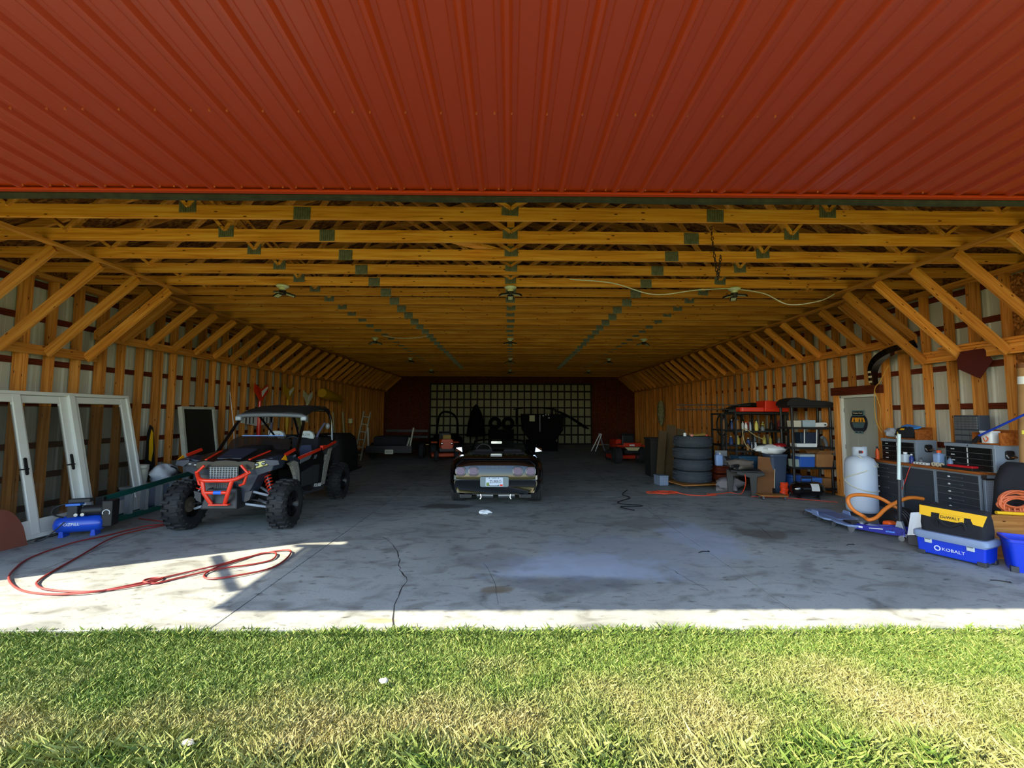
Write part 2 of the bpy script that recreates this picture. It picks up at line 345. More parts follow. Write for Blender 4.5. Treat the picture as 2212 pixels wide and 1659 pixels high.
# ---- floor
fb = B(); fb.box((0, (YS+YB)/2, -.16), (14.5, YB-YS+.1, .28)); floor = struct(fb.o('floor', mat('sub_base', (70, 68, 66), .9)))
JX = [-7.25, -2.34, 2.44, 7.25]; JY = [YS, 9.1, 14.3, 19.5, YB]
for i in range(3):
    for j in range(4):
        g = .005; a, b2, c_, d = JX[i]+g, JX[i+1]-g, JY[j]+g, JY[j+1]-g
        B().box(((a+b2)/2, (c_+d)/2, -.01), (b2-a, d-c_, .02)).o('slab_panel', CON, floor, bevel=.003)
crk = mat('crack', (40, 38, 38), .95)
def crack(pts, w=.006):
    b = B(); q = smooth_path([(x, y, 0) for x, y in pts], 5); L_ = []
    for i, p in enumerate(q):
        j = rng.normal(0, .008, 2); ww = w*rng.uniform(.4, 1.4)
        L_.append(((p.x+j[0]-ww, p.y+j[1], .0008), (p.x+j[0]+ww, p.y+j[1], .0008)))
    b.loft(L_, cap=False, closed=False); b.o('crack', crk, floor)
crack([(-.92, 3.6), (-1.02, 4.1), (-1.05, 4.6), (-1.2, 4.95), (-1.3, 5.3), (-1.45, 5.7), (-1.75, 6.2)], .006)
crack([(-5.0, 4.62), (-5.05, 5.2), (-5.12, 5.9), (-5.2, 6.5)], .004)
crack([(3.05, 8.2), (3.5, 7.4), (3.75, 6.8), (3.6, 6.1)], .004)
crack([(1.9, 4.3), (1.8, 4.7), (1.72, 5.0)], .003); crack([(-.1, 4.0), (-.14, 4.5), (-.3, 5.1)], .002)
# ---- side walls
def rib_sheet(w, L, nr, h=.019, minor=True):
    """ribbed metal sheet in x (width w) by y (length L), ribs along y rising to +z"""
    b = B(); pr = []; p = w/nr
    for i in range(nr):
        c0 = (i+.5)*p - w/2
        if minor: pr += [(c0-p*.30, 0), (c0-p*.28, .003), (c0-p*.26, 0)]
        pr += [(c0-.03, 0), (c0-.011, h), (c0+.011, h), (c0+.03, 0)]
        if minor: pr += [(c0+p*.26, 0), (c0+p*.28, .003), (c0+p*.30, 0)]
    pr = [(-w/2, 0)] + pr + [(w/2, 0)]
    return b.loft([[(x, y, z) for x, z in pr] for y in (-L/2, L/2)], cap=False, closed=False)
sid_m = mat('siding_inside', (192, 192, 184), .5, var=.3, scale=3, dark=.8, spec=.3)
SID = rib_sheet(.9144, 3.72, 4).mesh('siding_panel')
SIDM = sid_m
def side_wall(sgn, name, skip):
    b = B(); X = sgn*WALLX
    b.box((sgn*(WALLX+.07), (YF+YB)/2, .02), (.14, YB-YF, .04)); b.box((sgn*(WALLX+.07), (YF+YB)/2, ZC-.02), (.14, YB-YF, .04)); b.box((sgn*(WALLX+.07), (YF+YB)/2, ZC-.06), (.14, YB-YF, .036))
    wall = struct(b.o(name, WY))
    y = YF+.457
    while y < YB:
        if not any(a < y+.3 and y-.3 < c_ for a, c_ in skip) or True:
            link('siding_panel', SID, SIDM, wall, (sgn*(WALLX+.185), y, 1.87), (R(90), 0, R(90) if sgn < 0 else R(-90)))
        y += .9144
    for z in (.3, .75, 1.2, 1.82, 2.44, 3.09, 3.6):
        segs = [(YF, YB)]
        for a, c_ in skip:
            if z < 2.1: segs = [(YF, a), (c_, YB)]
        for a, c_ in segs: B().box((0, 0, 0), (.038, c_-a, .089)).o('girt', WG, wall, loc=(sgn*(WALLX+.16), (a+c_)/2, z))
    sm = B().box((0, 0, 0), (.14, .038, 3.63), None).mesh('stud'); k = 0
    y = YF+.1+(.2 if sgn < 0 else .33)
    while y < YB-.1:
        if any(a-.05 < y < c_+.05 for a, c_ in skip):
            B().box((0, 0, 0), (.14, .038, ZC-.08-2.22)).o('stud', WZ, wall, loc=(sgn*(WALLX+.07), y, (ZC-.08+2.22)/2))
        else:
            link('stud', sm, WZ, wall, (sgn*(WALLX+.07), y, 1.855)); 
            if k % 3 == 2: link('stud', sm, WZ, wall, (sgn*(WALLX+.07), y+.045, 1.855))
        y += .4064; k += 1
    B().box((0, 0, 0), (.04, YB-YF+.3, .46)).o('eave_board', OSB, wall, loc=(sgn*(WALLX+.225), (YF+YB)/2, ZC+.16))  # added to close the eave gap so sunlight doesn't leak in
    # ledgers that carry the knee braces
    B().box((0, 0, 0), (.038, 7.35-YF, .14)).o('ledger', WY, wall, loc=(sgn*(WALLX-.02), (7.35+YF)/2, 2.60))
    B().box((0, 0, 0), (.038, YB-7.3, .14)).o('ledger', WY, wall, loc=(sgn*(WALLX-.02), (YB+7.3)/2, 2.97))
    return wall
wl = side_wall(-1, 'wall_left', [])
wr = side_wall(1, 'wall_right', [(8.12, 9.2)])
B().box((0, 0, 0), (.012, 1.95, 1.5)).o('osb_panel', OSB, wr, loc=(WALLX+.13, 5.02, 2.9)); B().box((0, 0, 0), (.012, 1.95, 2.1)).o('osb_panel', OSB, wr, loc=(WALLX+.13, 5.02, 1.08))
# ---- roof: deck, trusses, knee braces
PT = .333; XE = 7.55
rb = B()
for s in (-1, 1):
    a = [(s*XE, 3.55, ZC+.0), (s*XE, YB+.35, ZC+.0), (0, YB+.35, ZC+PT*XE), (0, 3.55, ZC+PT*XE)]
    a = [(x, y, z+.17) for x, y, z in a]; t = [(x, y, z+.02) for x, y, z in a]
    rb.add(a+t, [(0,1,2,3),(7,6,5,4),(0,4,5,1),(3,2,6,7),(0,3,7,4),(1,5,6,2)])
ceil = struct(rb.o('ceiling', OSB))
def roofz(x): return ZC+.10+PT*(7.35-abs(x))
chord = B().box((0, 0, .07), (14.2, .038, .14)).mesh('roof_truss')
tops = []
for s in (-1, 1):
    b = B(); x0, x1 = s*7.4, 0
    tops.append(b.add([(x0,-.019,ZC-ZC+.02),(x1,-.019,PT*7.4+.02),(x1,-.019,PT*7.4+.16),(x0,-.019,.15),(x0,.019,.02),(x1,.019,PT*7.4+.02),(x1,.019,PT*7.4+.16),(x0,.019,.15)], [(0,1,2,3),(7,6,5,4),(0,4,5,1),(3,2,6,7),(0,3,7,4),(1,5,6,2)]).mesh('top_chord'))
webs = []
for (xa, xb) in ((0, 2.35), (3.42, 2.35), (3.42, 4.3), (5.3, 4.3), (5.3, 5.9), (0, 0)):
    for s in (-1, 1):
        if xa == xb == 0:
            if s == 1: continue
            webs.append(B().bar((0, 0, .13), (0, 0, PT*7.4+.04), .089, .036, (0, 1, 0)).mesh('web')); continue
        webs.append(B().bar((s*xa, 0, .12), (s*xb, 0, PT*(7.4-xb)+.05), .036, .089, (0, 1, 0)).mesh('web'))
gp = B(); gp.box((0, 0, 0), (.18, .003, .14))
for i in range(7): gp.box((-.075+i*.025, -.003, 0), (.012, .005, .13))
gp = gp.mesh('gusset_plate'); gal = mat('galvanised', (130, 134, 128), .5, metal=.6, var=.7, scale=20, dark=.45)
MAT_T = WX
for i in range(33):
    y = 4.588+.6096*i
    tr = link('roof_truss', chord, WX, ceil, (0, y, ZC))
    for t in tops: link('top_chord', t, WX, tr)
    for w_ in webs: link('web', w_, WX, tr)
    if i < 26:
        for px, pz in ((0, .115), (-2.2, .06), (2.2, .06), (-3.42, .12), (3.42, .12)):
            link('gusset_plate', gp, gal, tr, (px+rng.normal(0, .01), -.021, pz+rng.normal(0, .006)), (0, rng.normal(0, .03), 0))
for s in (-1, 1):
    B().box((0, 0, 0), (.089, 7.45-YF, .038)).o('lateral_runner', WY, ceil, loc=(s*5.55, (7.45+YF)/2, ZC-.019))
    B().box((0, 0, 0), (.089, YB-7.45, .038)).o('lateral_runner', WY, ceil, loc=(s*6.02, (YB+7.45)/2, ZC-.019))
    kb_ = []
    for (xa, za, xb, zb) in ((5.57, 3.70, 6.84, 2.56), (6.02, 3.70, 6.85, 2.98)):
        Lb = math.hypot(xb-xa, zb-za); kb_.append((B().box((0, 0, 0), (Lb, .038, .14)).mesh('knee_brace'), (s*(xa+xb)/2, (za+zb)/2), s*math.atan2(za-zb, xb-xa)))
    for i in range(33):
        y = 4.588+.6096*i+.11
        if y < 7.4: link('knee_brace', kb_[0][0], WX, ceil, (kb_[0][1][0], y, kb_[0][1][1]), (0, kb_[0][2], 0))
        else: link('knee_brace', kb_[1][0], WX, ceil, (kb_[1][1][0], y, kb_[1][1][1]), (0, kb_[1][2], 0))
    # two more short braces behind the big ones
    for y in (7.03, 7.55): link('knee_brace', kb_[1][0], WX, ceil, (kb_[1][1][0], y+.28, kb_[1][1][1]), (0, kb_[1][2], 0))
# loose board and cable-side boards lying on the chords
B().bar((-1.1, 5.3, 3.92), (.1, 6.1, 3.92), .14, .038).o('loose_board', WX, ceil)
# ---- front wall (jambs, header, gable)
fwb = B()
for s in (-1, 1):
    fwb.box((s*7.0, 3.86, 1.87), (.5, .16, 3.75))
fwb.box((0, 3.88, 3.86), (14.4, .14, .24))
fwb.add([(-7.5, 3.83, 3.97), (7.5, 3.83, 3.97), (0, 3.83, 3.97+PT*7.5), (-7.5, 3.92, 3.97), (7.5, 3.92, 3.97), (0, 3.92, 3.97+PT*7.5)], [(0,1,2),(5,4,3),(0,3,4,1),(1,4,5,2),(2,5,3,0)])
wf = struct(fwb.o('wall_front', WX))
# ---- bifold door, folded up
red = bpy.data.materials.new('red_metal'); red.use_nodes = True; b_ = red.node_tree.nodes['Principled BSDF']
b_.inputs['Base Color'].default_value = lin((174, 57, 21)); b_.inputs['Roughness'].default_value = .38; b_.inputs['Specular IOR Level'].default_value = .5; b_.inputs['Coat Weight'].default_value = .25; b_.inputs['Coat Roughness'].default_value = .25
MATS['red_metal'] = red
DW, YL, YT, ZL, ZT = 13.45, 3.69, 1.79, 3.60, 3.655
d1 = B(); fr = [(-DW/2, YL-.03, ZL+.08), (DW/2, YL-.03, ZL+.08)]
d1.bar(*fr, .05, .05); d1.bar((-DW/2, YT+.05, ZT+.1), (DW/2, YT+.05, ZT+.1), .08, .1); d1.bar((-DW/2, (YL+YT)/2, ZT+.06), (DW/2, (YL+YT)/2, ZT+.06), .05, .05)
x = -DW/2+.03
while x < DW/2: d1.bar((x, YL-.1, ZL+.09), (x, YT, ZT+.09), .05, .05); x += 2.23
door1 = struct(d1.o('door_1', mat('door_steel', (40, 40, 42), .6, metal=.5)))
sheet = rib_sheet(.9144, math.hypot(YL-YT, ZT-ZL), 4, .028).mesh('door_sheet')
ang = math.atan2(ZT-ZL, YL-YT)
x = -.023+.9144*.5-.1143-.9144*7.5+.0
k = 0
xs = [-.023 - .1143 + .4572 + .9144*i for i in range(-8, 8)]
for x in xs:
    if abs(x) > DW/2-.1: continue
    link('door_sheet', sheet, red, door1, (x, (YL+YT)/2, (ZL+ZT)/2), (PI-ang, 0, 0))
    link('door_sheet', sheet, red, door1, (x, (YL+YT)/2+.02, (ZL+ZT)/2+.34), (R(-3), 0, 0))
B().box((0, 0, 0), (DW, .05, .022)).o('lip_trim', mat('lip_red', (176, 56, 26), .75, spec=.2), door1, loc=(0, YL-.022, ZL-.022), bevel=.006)
sl_ = B(); sl_.tube([(x, YL+.045, ZL-.035+.005*math.sin(x*3)) for x in np.linspace(-DW/2, DW/2, 120)], .034, 8); sl_.o('rubber_seal', mat('seal', (24, 27, 24), .9, var=.9, scale=14, dark=2.6), door1, smooth=True)
sc_ = B()
for row, off in ((2.72, .026), (3.63, .03)):
    z = ZT-(row-YT)/(YL-YT)*(ZT-ZL)
    for i in range(-28, 29):
        x = -.023+.2286*i+off
        sc_.cyl((x, row, z-.012), (x, row, z), .007, n=6)
        if i % 4 == 0: sc_.cyl((x-.11, row, z-.012), (x-.11, row, z), .007, n=6)
stuff(sc_.o('screws', mat('red_screw', (214, 120, 90), .4, metal=.3), door1))
for s in (-1, 1):
    B().bar((s*(DW/2-.01), 3.70, 2.9), (s*(DW/2-.01), 2.22, 3.66), .05, .07, (0, 0, 1)).o('lift_strut', 'door_steel', door1)
# ---- back wall with its own door
bw = B(); bw.box((0, YB+.06, ZC/2), (14.4, .08, ZC)); bw.add([(-7.5, YB+.02, 3.75), (7.5, YB+.02, 3.75), (0, YB+.02, 3.92+PT*7.5), (-7.5, YB+.1, 3.75), (7.5, YB+.1, 3.75), (0, YB+.1, 3.92+PT*7.5)], [(0,1,2),(5,4,3),(0,3,4,1),(1,4,5,2),(2,5,3,0)])
wb = struct(bw.o('wall_back', OSBD))
x = -6.8
sb = B().box((0, 0, 0), (.038, .1, 3.7)).mesh('stud')
while x < 6.9:
    if not -4.5 < x < 4.6: link('stud', sb, mat('stud_dark', (96, 50, 26), .8), wb, (x, YB-.03, 1.86))
    x += .61
d2 = struct(B().box((.05, YB-.02, 1.7), (9.0, .04, 3.4)).o('door_2', mat('door2_back', (120, 120, 96), .6)))
sh2 = rib_sheet(.9, 3.38, 4).mesh('ribbed_sheet'); pale = mat('pale_siding', (150, 150, 112), .5, var=.3, scale=3)
for i in range(10): link('ribbed_sheet', sh2, pale, d2, (-4.0+.9*i, YB-.045, 1.7), (R(90), 0, 0))
pb = B().box((0, 0, 0), (.075, .06, 3.4)).mesh('frame_post'); brn = mat('door2_frame', (24, 20, 14), .8)
for i in range(25): link('frame_post', pb, brn, d2, (-4.43+.373*i, YB-.1, 1.7))
for z in (.05, .55, 1.05, 1.55, 2.05, 2.5, 2.95, 3.36): B().box((0, 0, 0), (9.0, .06, .085)).o('frame_rail', brn, d2, loc=(.05, YB-.105, z))
# ---- side door with its sign
d3 = struct(B().box((0, 0, 0), (.045, .90, 2.0), None).o('door_3', mat('door_paint', (168, 170, 162), .5, var=.2, scale=3, dark=.85), loc=(WALLX+.09, 8.655, 1.03), bevel=.004))
for s, dy in ((1, -.47), (1, .47)): B().box((0, 0, 0), (.15, .05, 2.08)).o('jamb', WHT, d3, loc=(-.0, dy, .0))
B().box((0, 0, 0), (.15, 1.0, .05)).o('jamb_head', WHT, d3, loc=(0, 0, 1.03))
for dy in (-.27, .27):
    for z0, hh in ((.40, .86), (-.52, .66)):
        for (a, c_, w_, h_) in ((-.10, 0, .012, hh), (.10, 0, .012, hh), (0, hh/2, .2, .012), (0, -hh/2, .2, .012)):
            B().box((0, 0, 0), (.008, w_, h_)).o('panel_moulding', 'door_paint', d3, loc=(-.025, dy*.8+a, z0+c_))
kb = B(); kb.cyl((-.02, 0, 0), (-.06, 0, 0), .012, n=10); kb.sph((-.075, 0, 0), .026); kb.o('door_knob', mat('dark_bronze', (30, 26, 24), .3, metal=.8), d3, True, loc=(0, -.38, -.12))
kb = B(); kb.cyl((-.02, 0, 0), (-.04, 0, 0), .022, n=12); kb.o('deadbolt', 'dark_bronze', d3, True, loc=(0, -.38, .0))
for z in (.75, 0, -.75): B().box((0, 0, 0), (.01, .02, .09)).o('hinge', STEEL, d3, loc=(-.03, .45, z))
for y in (8.10, 9.20): B().box((0, 0, 0), (.14, .09, 2.1)).o('trimmer_stud', WZ, wr, loc=(WALLX+.02, y, 1.09))
B().box((0, 0, 0), (.16, 1.24, .16)).o('door_header', WG, wr, loc=(WALLX+.0, 8.65, 2.17))
# ================================================================ LEFT SIDE
def frame_rect(w, h, st, d, z0=0, bot=None):
    """four-sided frame in x,z, depth d in y"""
    b = B(); bt = bot or st
    b.box((-w/2+st/2, 0, z0+h/2), (st, d, h)); b.box((w/2-st/2, 0, z0+h/2), (st, d, h)); b.box((0, 0, z0+h-st/2), (w-2*st, d*.96, st)); b.box((0, 0, z0+bt/2), (w-2*st, d*.96, bt)); return b
# patio door unit leaning on the wall (local x runs towards the camera, y out of the wall)
pd = thing('patio_door_unit', 'wide white patio door unit with two glazed leaves leaning on the left wall', 'patio door', (-6.38, 6.36, 0), (0, 0, 0))
pd.rotation_euler = Euler((R(-12.5), 0, R(90)), 'XYZ')
# after the turn: local x = world +y, local y = world -x
ufr = B(); ufr.box((.0, 0, 2.0), (3.05, .11, .05)); ufr.box((0, 0, .03), (3.05, .12, .06)); ufr.box((-1.5, 0, 1.0), (.05, .11, 2.0)); ufr.box((1.5, 0, 1.0), (.05, .11, 2.0)); ufr.box((.49, -.01, 1.0), (.09, .12, 1.98)); ufr.o('outer_frame', WHT, pd, bevel=.006)
def leaf(name, x, w, y, handle, st=.105):
    f = frame_rect(w, 1.92, st, .045, .05, .2).o(name, WHT, pd, bevel=.005, loc=(x, y, 0))
    B().box((0, 0, 1.01), (w-2*st+.02, .008, 1.92-.2-st+.02)).o('glass_pane', GLASS, f)
    if handle:
        hb = B(); hb.prism(rrect(.042, .24, .02), .014, MX((0, -.03, .97), RX90)); hb.box((-.05, -.055, .93), (.12, .016, .018)); hb.cyl((0, -.035, .93), (0, -.055, .93), .009, n=8)
        hb.o('door_handle', BLK, f, loc=(handle, 0, 0), bevel=.003)
    return f
leaf('door_leaf', -.83, 1.2, -.05, .535); leaf('door_leaf', .085, .72, .0, .30); leaf('side_pane', .99, .96, -.01, None, .10)
# brown curved board and white board at the frame edge
bb = thing('curved_board', 'brown curved board leaning at the foot of the white patio door', 'board', (-6.20, 5.56, 0), (0, 0, R(80)))
q = [(x, .5*math.sqrt(max(0, 1-(x/.26)**2))) for x in np.linspace(-.26, .26, 18)]
B().prism(q, .02, MX((0, 0, 0), (R(80), 0, 0))).o('panel', mat('brown_board', (112, 60, 46), .6, var=.4), bb)
wbp = B().box((0, 0, .2), (.03, .5, .4)).o('white_board', WHP, loc=(-6.22, 5.10, 0)); tag(wbp, 'white board standing on the floor behind the brown curved board', 'board')
# old insect screen
ss = thing('window_screen', 'old weathered white screen frame with dark mesh leaning between studs and utility vehicle', 'screen', (-6.56, 9.68, 0)); ss.rotation_euler = (R(-8), 0, R(90))
frame_rect(1.02, 1.84, .055, .09).o('frame', mat('old_white', (196, 196, 186), .6, var=.6, scale=8, dark=.7), ss); B().box((0, 0, .92), (.93, .006, 1.75)).o('mesh', mat('screen_mesh', (30, 26, 18), .8), ss)
# storage box, bucket, sack
sbx = thing('storage_box', 'white and blue low box on the floor behind the green ladder', 'box', (-6.6, 8.28, 0))
B().box((0, 0, .18), (.36, .9, .36), top=1.0).o('body', mat('pale_blue', (170, 188, 220), .5), sbx, bevel=.01); B().box((0, 0, .38), (.38, .92, .04)).o('lid', WHP, sbx, bevel=.008)
def bucket(loc, label, s=1.0, group=None):
    t = thing('bucket', label, 'bucket', loc); b = B()
    b.lathe([(.115*s, 0), (.135*s, .26*s), (.142*s, .262*s), (.142*s, .278*s), (.137*s, .28*s), (.146*s, .30*s), (.146*s, .315*s), (.137*s, .32*s), (.148*s, .34*s), (.148*s, .36*s), (.128*s, .36*s), (.11*s, .02*s), (1e-4, .02*s)], 24); b.o('pail', mat('bucket_white', (222, 220, 210), .5, var=.2), t, 30)
    b = B(); b.tube([(.146*s*math.cos(a), .146*s*math.sin(a), (.30-.16*math.sin(a/1.0) if a < PI else .30)*s) for a in np.linspace(PI, 2*PI, 14)], .003, 6); b.o('handle', STEEL, t)
    b = B(); b.grid(lambda u, v: ((.130*s)*math.cos(-1.6+u*1.0), (.130*s)*math.sin(-1.6+u*1.0), (.08+.12*v)*s), 8, 1); b.o('label_sticker', mat('grey_label', (150, 140, 128), .7), t)
    return t
bucket((-6.62, 8.02, .40), 'white plastic bucket standing on the box beside the patio door')
sk = thing('white_sack', 'crumpled white plastic sack with a black strap beside the bucket', 'sack', (-6.5, 8.42, .40)); b = B()
def lump(cx, cy_, cz, rx_, ry_, rz_, seed, amp=.18, n=16, k=10, flat=0):
    rs = np.random.default_rng(seed); ph = rs.uniform(0, 6.28, 9); out = B()
    def f(u, v):
        t = u*2*PI; p = v*PI; r = 1+amp*(math.sin(3*t+ph[0])*math.sin(2*p+ph[1])+.6*math.sin(5*t+ph[2]+3*p)+.4*math.sin(7*p+ph[3]+2*t))*math.sin(p)
        return (cx+rx_*r*math.cos(t)*math.sin(p), cy_+ry_*r*math.sin(t)*math.sin(p), max(cz-rz_*flat, cz-rz_*r*math.cos(p)))
    return out.grid(f, n, k)
lump(0, 0, .17, .17, .24, .17, 4, .2, 18, 12, .98).o('sack', mat('sack_white', (206, 212, 226), .6, bump=.3, scale=4), sk, 60)
B().tube(smooth_path([(.18, -.05, .30), (.22, .05, .22), (.21, .0, .08), (.17, -.12, .02)], 5), .012, 8).o('strap', BLK, sk, True); B().sph((.14, .2, .12), (.05, .08, .05)).o('buckle', BLK, sk, True)
# yellow and black tapered blade between the studs
sa = thing('yellow_black_board', 'narrow black and yellow pointed board standing upright between the studs', 'board', (-6.83, 8.50, .36))
B().prism([(-.11, 0), (.11, 0), (.12, .3), (.09, .7), (.03, 1.05), (-.03, 1.1), (-.08, .95), (-.1, .4)], .02, MX((0, 0, 0), (R(90), 0, R(90)))).o('board', BLK, sa); B().prism([(-.03, .45), (.03, .40), (.06, .62), (.035, .95), (-.01, 1.02), (-.045, .8)], .024, MX((0, 0, 0), (R(90), 0, R(90)))).o('yellow_flash', YEL, sa)
# green step ladder lying on its edge
ld = thing('step_ladder', 'green fibreglass step ladder with aluminium steps lying on its edge', 'ladder', (-6.08, 6.75, 0), R(2.0)); gr = mat('green_rail', (24, 92, 84), .35, coat=.5)
b = B(); b.bar((0, 0, .40), (0, 2.25, .56), .03, .085, (0, 0, 1)).o('rail', gr, ld, bevel=.006); B().bar((0, 0, .045), (0, 2.25, .045), .03, .085).o('rail', gr, ld, bevel=.006)
for i in range(7):
    y = .16+.32*i; zt = .36+.16*y/2.25
    b = B(); b.box((0, y, (zt+.08)/2), (.085, .07, zt-.08)); 
    for j in (-.02, 0, .02): b.box((.044, y+j, (zt+.08)/2), (.006, .006, zt-.08))
    b.o('step', ALU, ld)
B().box((0, -.03, .22), (.12, .06, .44)).o('top_cap', BLK, ld, bevel=.01)
B().bar((-.10, .1, .38), (-.10, 2.2, .50), .02, .05).o('rear_rail', 'green_rail', ld); B().bar((-.10, .1, .06), (-.10, 2.2, .06), .02, .05).o('rear_rail', 'green_rail', ld)
# air compressor
ac = thing('air_compressor', 'small blue tank air compressor with black pump on the floor', 'compressor', (-5.92, 6.26, 0), R(20)); bl = mat('compressor_blue', (22, 74, 196), .35, coat=.4)
pr = [(1e-4, -.27), (.05, -.268), (.085, -.255), (.105, -.22), (.11, -.17), (.11, .17), (.105, .22), (.085, .255), (.05, .268), (1e-4, .27)]
B().lathe(pr, 24, MX((0, 0, .16), (0, R(90), 0))).o('tank', bl, ac, 60)
for x in (-.17, .17): B().prism([(-.03, .0), (.03, 0), (.02, .08), (-.02, .08)], .16, MX((x, 0, 0), RX90)).o('foot', bl, ac, bevel=.004)
b = B(); b.cyl((.02, .02, .33), (.24, .02, .33), .075, n=18); b.cyl((.02, .02, .33), (-.02, .02, .33), .06, .04, n=18); b.o('motor', BLK, ac, True)
b = B(); b.box((-.08, .02, .33), (.10, .13, .16)); 
for i in range(5): b.box((-.08, .02, .29+.025*i), (.12, .15, .008))
b.o('pump', DKG, ac)
B().box((-.08, .02, .425), (.16, .12, .03)).o('pump_head', mat('light_blue', (60, 120, 220), .4), ac, bevel=.006)
B().box((-.03, .05, .47), (.24, .12, .05)).o('air_filter', DKG, ac, bevel=.012)
b = B(); b.box((.30, .05, .28), (.13, .22, .36)); b.o('shroud', BLK, ac, bevel=.02)
B().tube([(.30+.04*math.cos(a), -.068, .30+.04*math.sin(a)) for a in np.linspace(-.6, 3.6, 14)], .006, 6).o('dial_mark', WHP, ac)
for x in (-.01, .06):
    b = B(); b.cyl((x, -.09, .30), (x, -.115, .30), .022, n=14); b.o('gauge', CHR, ac, True)
B().tube(smooth_path([(-.16, 0, .44), (-.27, -.02, .40), (-.30, -.03, .33), (-.24, -.04, .29), (-.17, -.05, .27)], 5), .011, 8).o('air_line', BLK, ac, True)
text('brand_lettering', 'OZFILL', .055, WHP, ac, (-.05, -.108, .175), (R(90-8), 0, 0), .002)
pc = B(); pc.tube(smooth_path([(-5.98, 6.10, .22), (-6.10, 5.98, .04), (-6.20, 5.95, .012), (-6.26, 6.08, .012), (-6.22, 6.2, .012), (-6.26, 6.35, .012)], 6), .008, 6); pc = pc.o('power_cord', BLK, None, True); pc.parent = ac; pc.matrix_parent_inverse = MX(ac.location, ac.rotation_euler).inverted()
# air hose
HP = [(-5.9, 7.2), (-5.65, 7.08), (-5.38, 7.0), (-5.22, 6.86), (-5.36, 6.70), (-5.46, 6.5), (-5.52, 6.2), (-5.60, 5.85), (-5.55, 5.31), (-5.3, 4.9), (-5.0, 4.58), (-4.62, 4.34), (-4.25, 4.24), (-3.91, 4.25), (-3.73, 4.41), (-3.45, 4.74), (-3.2, 4.99), (-3.07, 5.27), (-2.86, 5.50), (-2.66, 5.50), (-2.57, 5.2), (-2.60, 4.89), (-2.84, 4.65), (-3.05, 4.62), (-3.17, 4.74), (-3.16, 4.95), (-3.07, 5.19), (-2.97, 5.42), (-2.80, 5.42), (-2.72, 5.2), (-2.87, 5.03), (-3.12, 4.87), (-3.35, 4.66), (-3.48, 4.5), (-3.62, 4.52), (-3.64, 4.62), (-3.52, 4.64), (-3.55, 4.46), (-3.89, 4.30), (-4.3, 4.33), (-4.55, 4.42), (-4.75, 4.66), (-5.02, 5.31), (-5.30, 6.05), (-5.30, 6.5), (-5.12, 6.84), (-4.98, 6.92)]
ah = thing('air_hose', 'red rubber air hose lying in loops across the floor on the left', 'hose')
sp_ = smooth_path([(x, y, .012+.010*((i*7) % 3 == 1)) for i, (x, y) in enumerate(HP)], 7)
B().tube(sp_, .0095, 8).o('hose', mat('hose_red', (136, 44, 40), .5), ah, True)
b = B(); b.cyl((-4.98, 6.92, .014), (-4.86, 6.93, .014), .012, n=8); b.cyl((-4.86, 6.93, .014), (-4.78, 6.94, .014), .018, .01, n=8); b.o('blow_gun_fitting', STEEL, ah, True)
# hung model aircraft on the left wall
def plane(loc, label, c1, c2, fl=1.5, wings=True, tilt=0):
    t = thing('model_airplane', label, 'model plane', loc, 0, 'model planes hung on the left wall'); t.rotation_euler = (R(tilt), 0, R(90))
    B().tube([(0, 0, 0), (0, 0, -.25), (0, 0, -.9), (0, 0, -fl*.8), (0, 0, -fl)], [.02, .035, .06, .05, .012], 10).o('fuselage', c1, t, True)
    for s in (-1, 1):
        B().prism([(0, 0), (s*.32, .16), (s*.34, -.05), (s*.06, -.30), (0, -.32)], .012, MX((0, -.02, 0), (R(90), 0, 0))).o('tail_fin', c2, t)
        B().prism([(s*.02, -.05), (s*.3, .10), (s*.31, .05), (s*.05, -.2)], .02, MX((0, -.022, 0), (R(90), 0, 0))).o('fin_stripe', WHP if s > 0 else c1, t)
        if wings:
            B().prism([(0, -.72), (s*.75, -.78), (s*.75, -.9), (0, -1.0)], .025, MX((0, .03, 0), (R(90), 0, 0))).o('wing', WHP, t)
            for k in range(3): B().box((s*(.25+.16*k), -.0+.015, -.84), (.05, .004, .17)).o('wing_stripe', BLK, t)
    return t
plane((-6.83, 12.1, 2.34), 'red and white model glider hung tail up on the left wall', REDP, mat('orange_red', (226, 62, 20), .4), 1.6)
plane((-6.83, 13.6, 2.42), 'yellow model plane hung tail up on the left wall', mat('mustard', (196, 150, 20), .5), 'mustard', 1.4, False)
plane((-6.83, 14.9, 2.30), 'small white model plane hung above the utility vehicle roof', mat('cream', (216, 214, 180), .5), 'cream', .8, False)
pl = thing('model_airplane', 'long yellow model fuselage hung level on the left wall studs', 'model plane', (-6.69, 16.6, 2.30), 0, 'model planes hung on the left wall')
B().tube([(0, -.9, .12), (0, -.7, .1), (0, .3, 0), (0, 1.0, -.12)], [.16, .2, .15, .05], 12).o('fuselage', 'mustard', pl, True); B().box((0, .8, -.05), (.03, .3, .35)).o('tail_fin', 'mustard', pl)
# animal skull-like white mask hung behind the vehicle: a pale carved plaque
mk = thing('wall_plaque', 'pale carved plaque hung on the left wall behind the seats', 'plaque', (-6.7, 14.2, 1.55)); B().prism([(-.28, .35), (.28, .35), (.3, .0), (.0, -.42), (-.3, 0)], .05, MX((0, 0, 0), (R(90), 0, R(90)))).o('board', mat('plaque', (150, 150, 90), .6, var=.8, scale=6, dark=.3), mk, bevel=.02); B().prism([(-.16, .2), (.16, .2), (0, -.25)], .03, MX((.03, 0, 0), (R(90), 0, R(90)))).o('carving', mat('plaque_pale', (206, 204, 150), .6), mk)
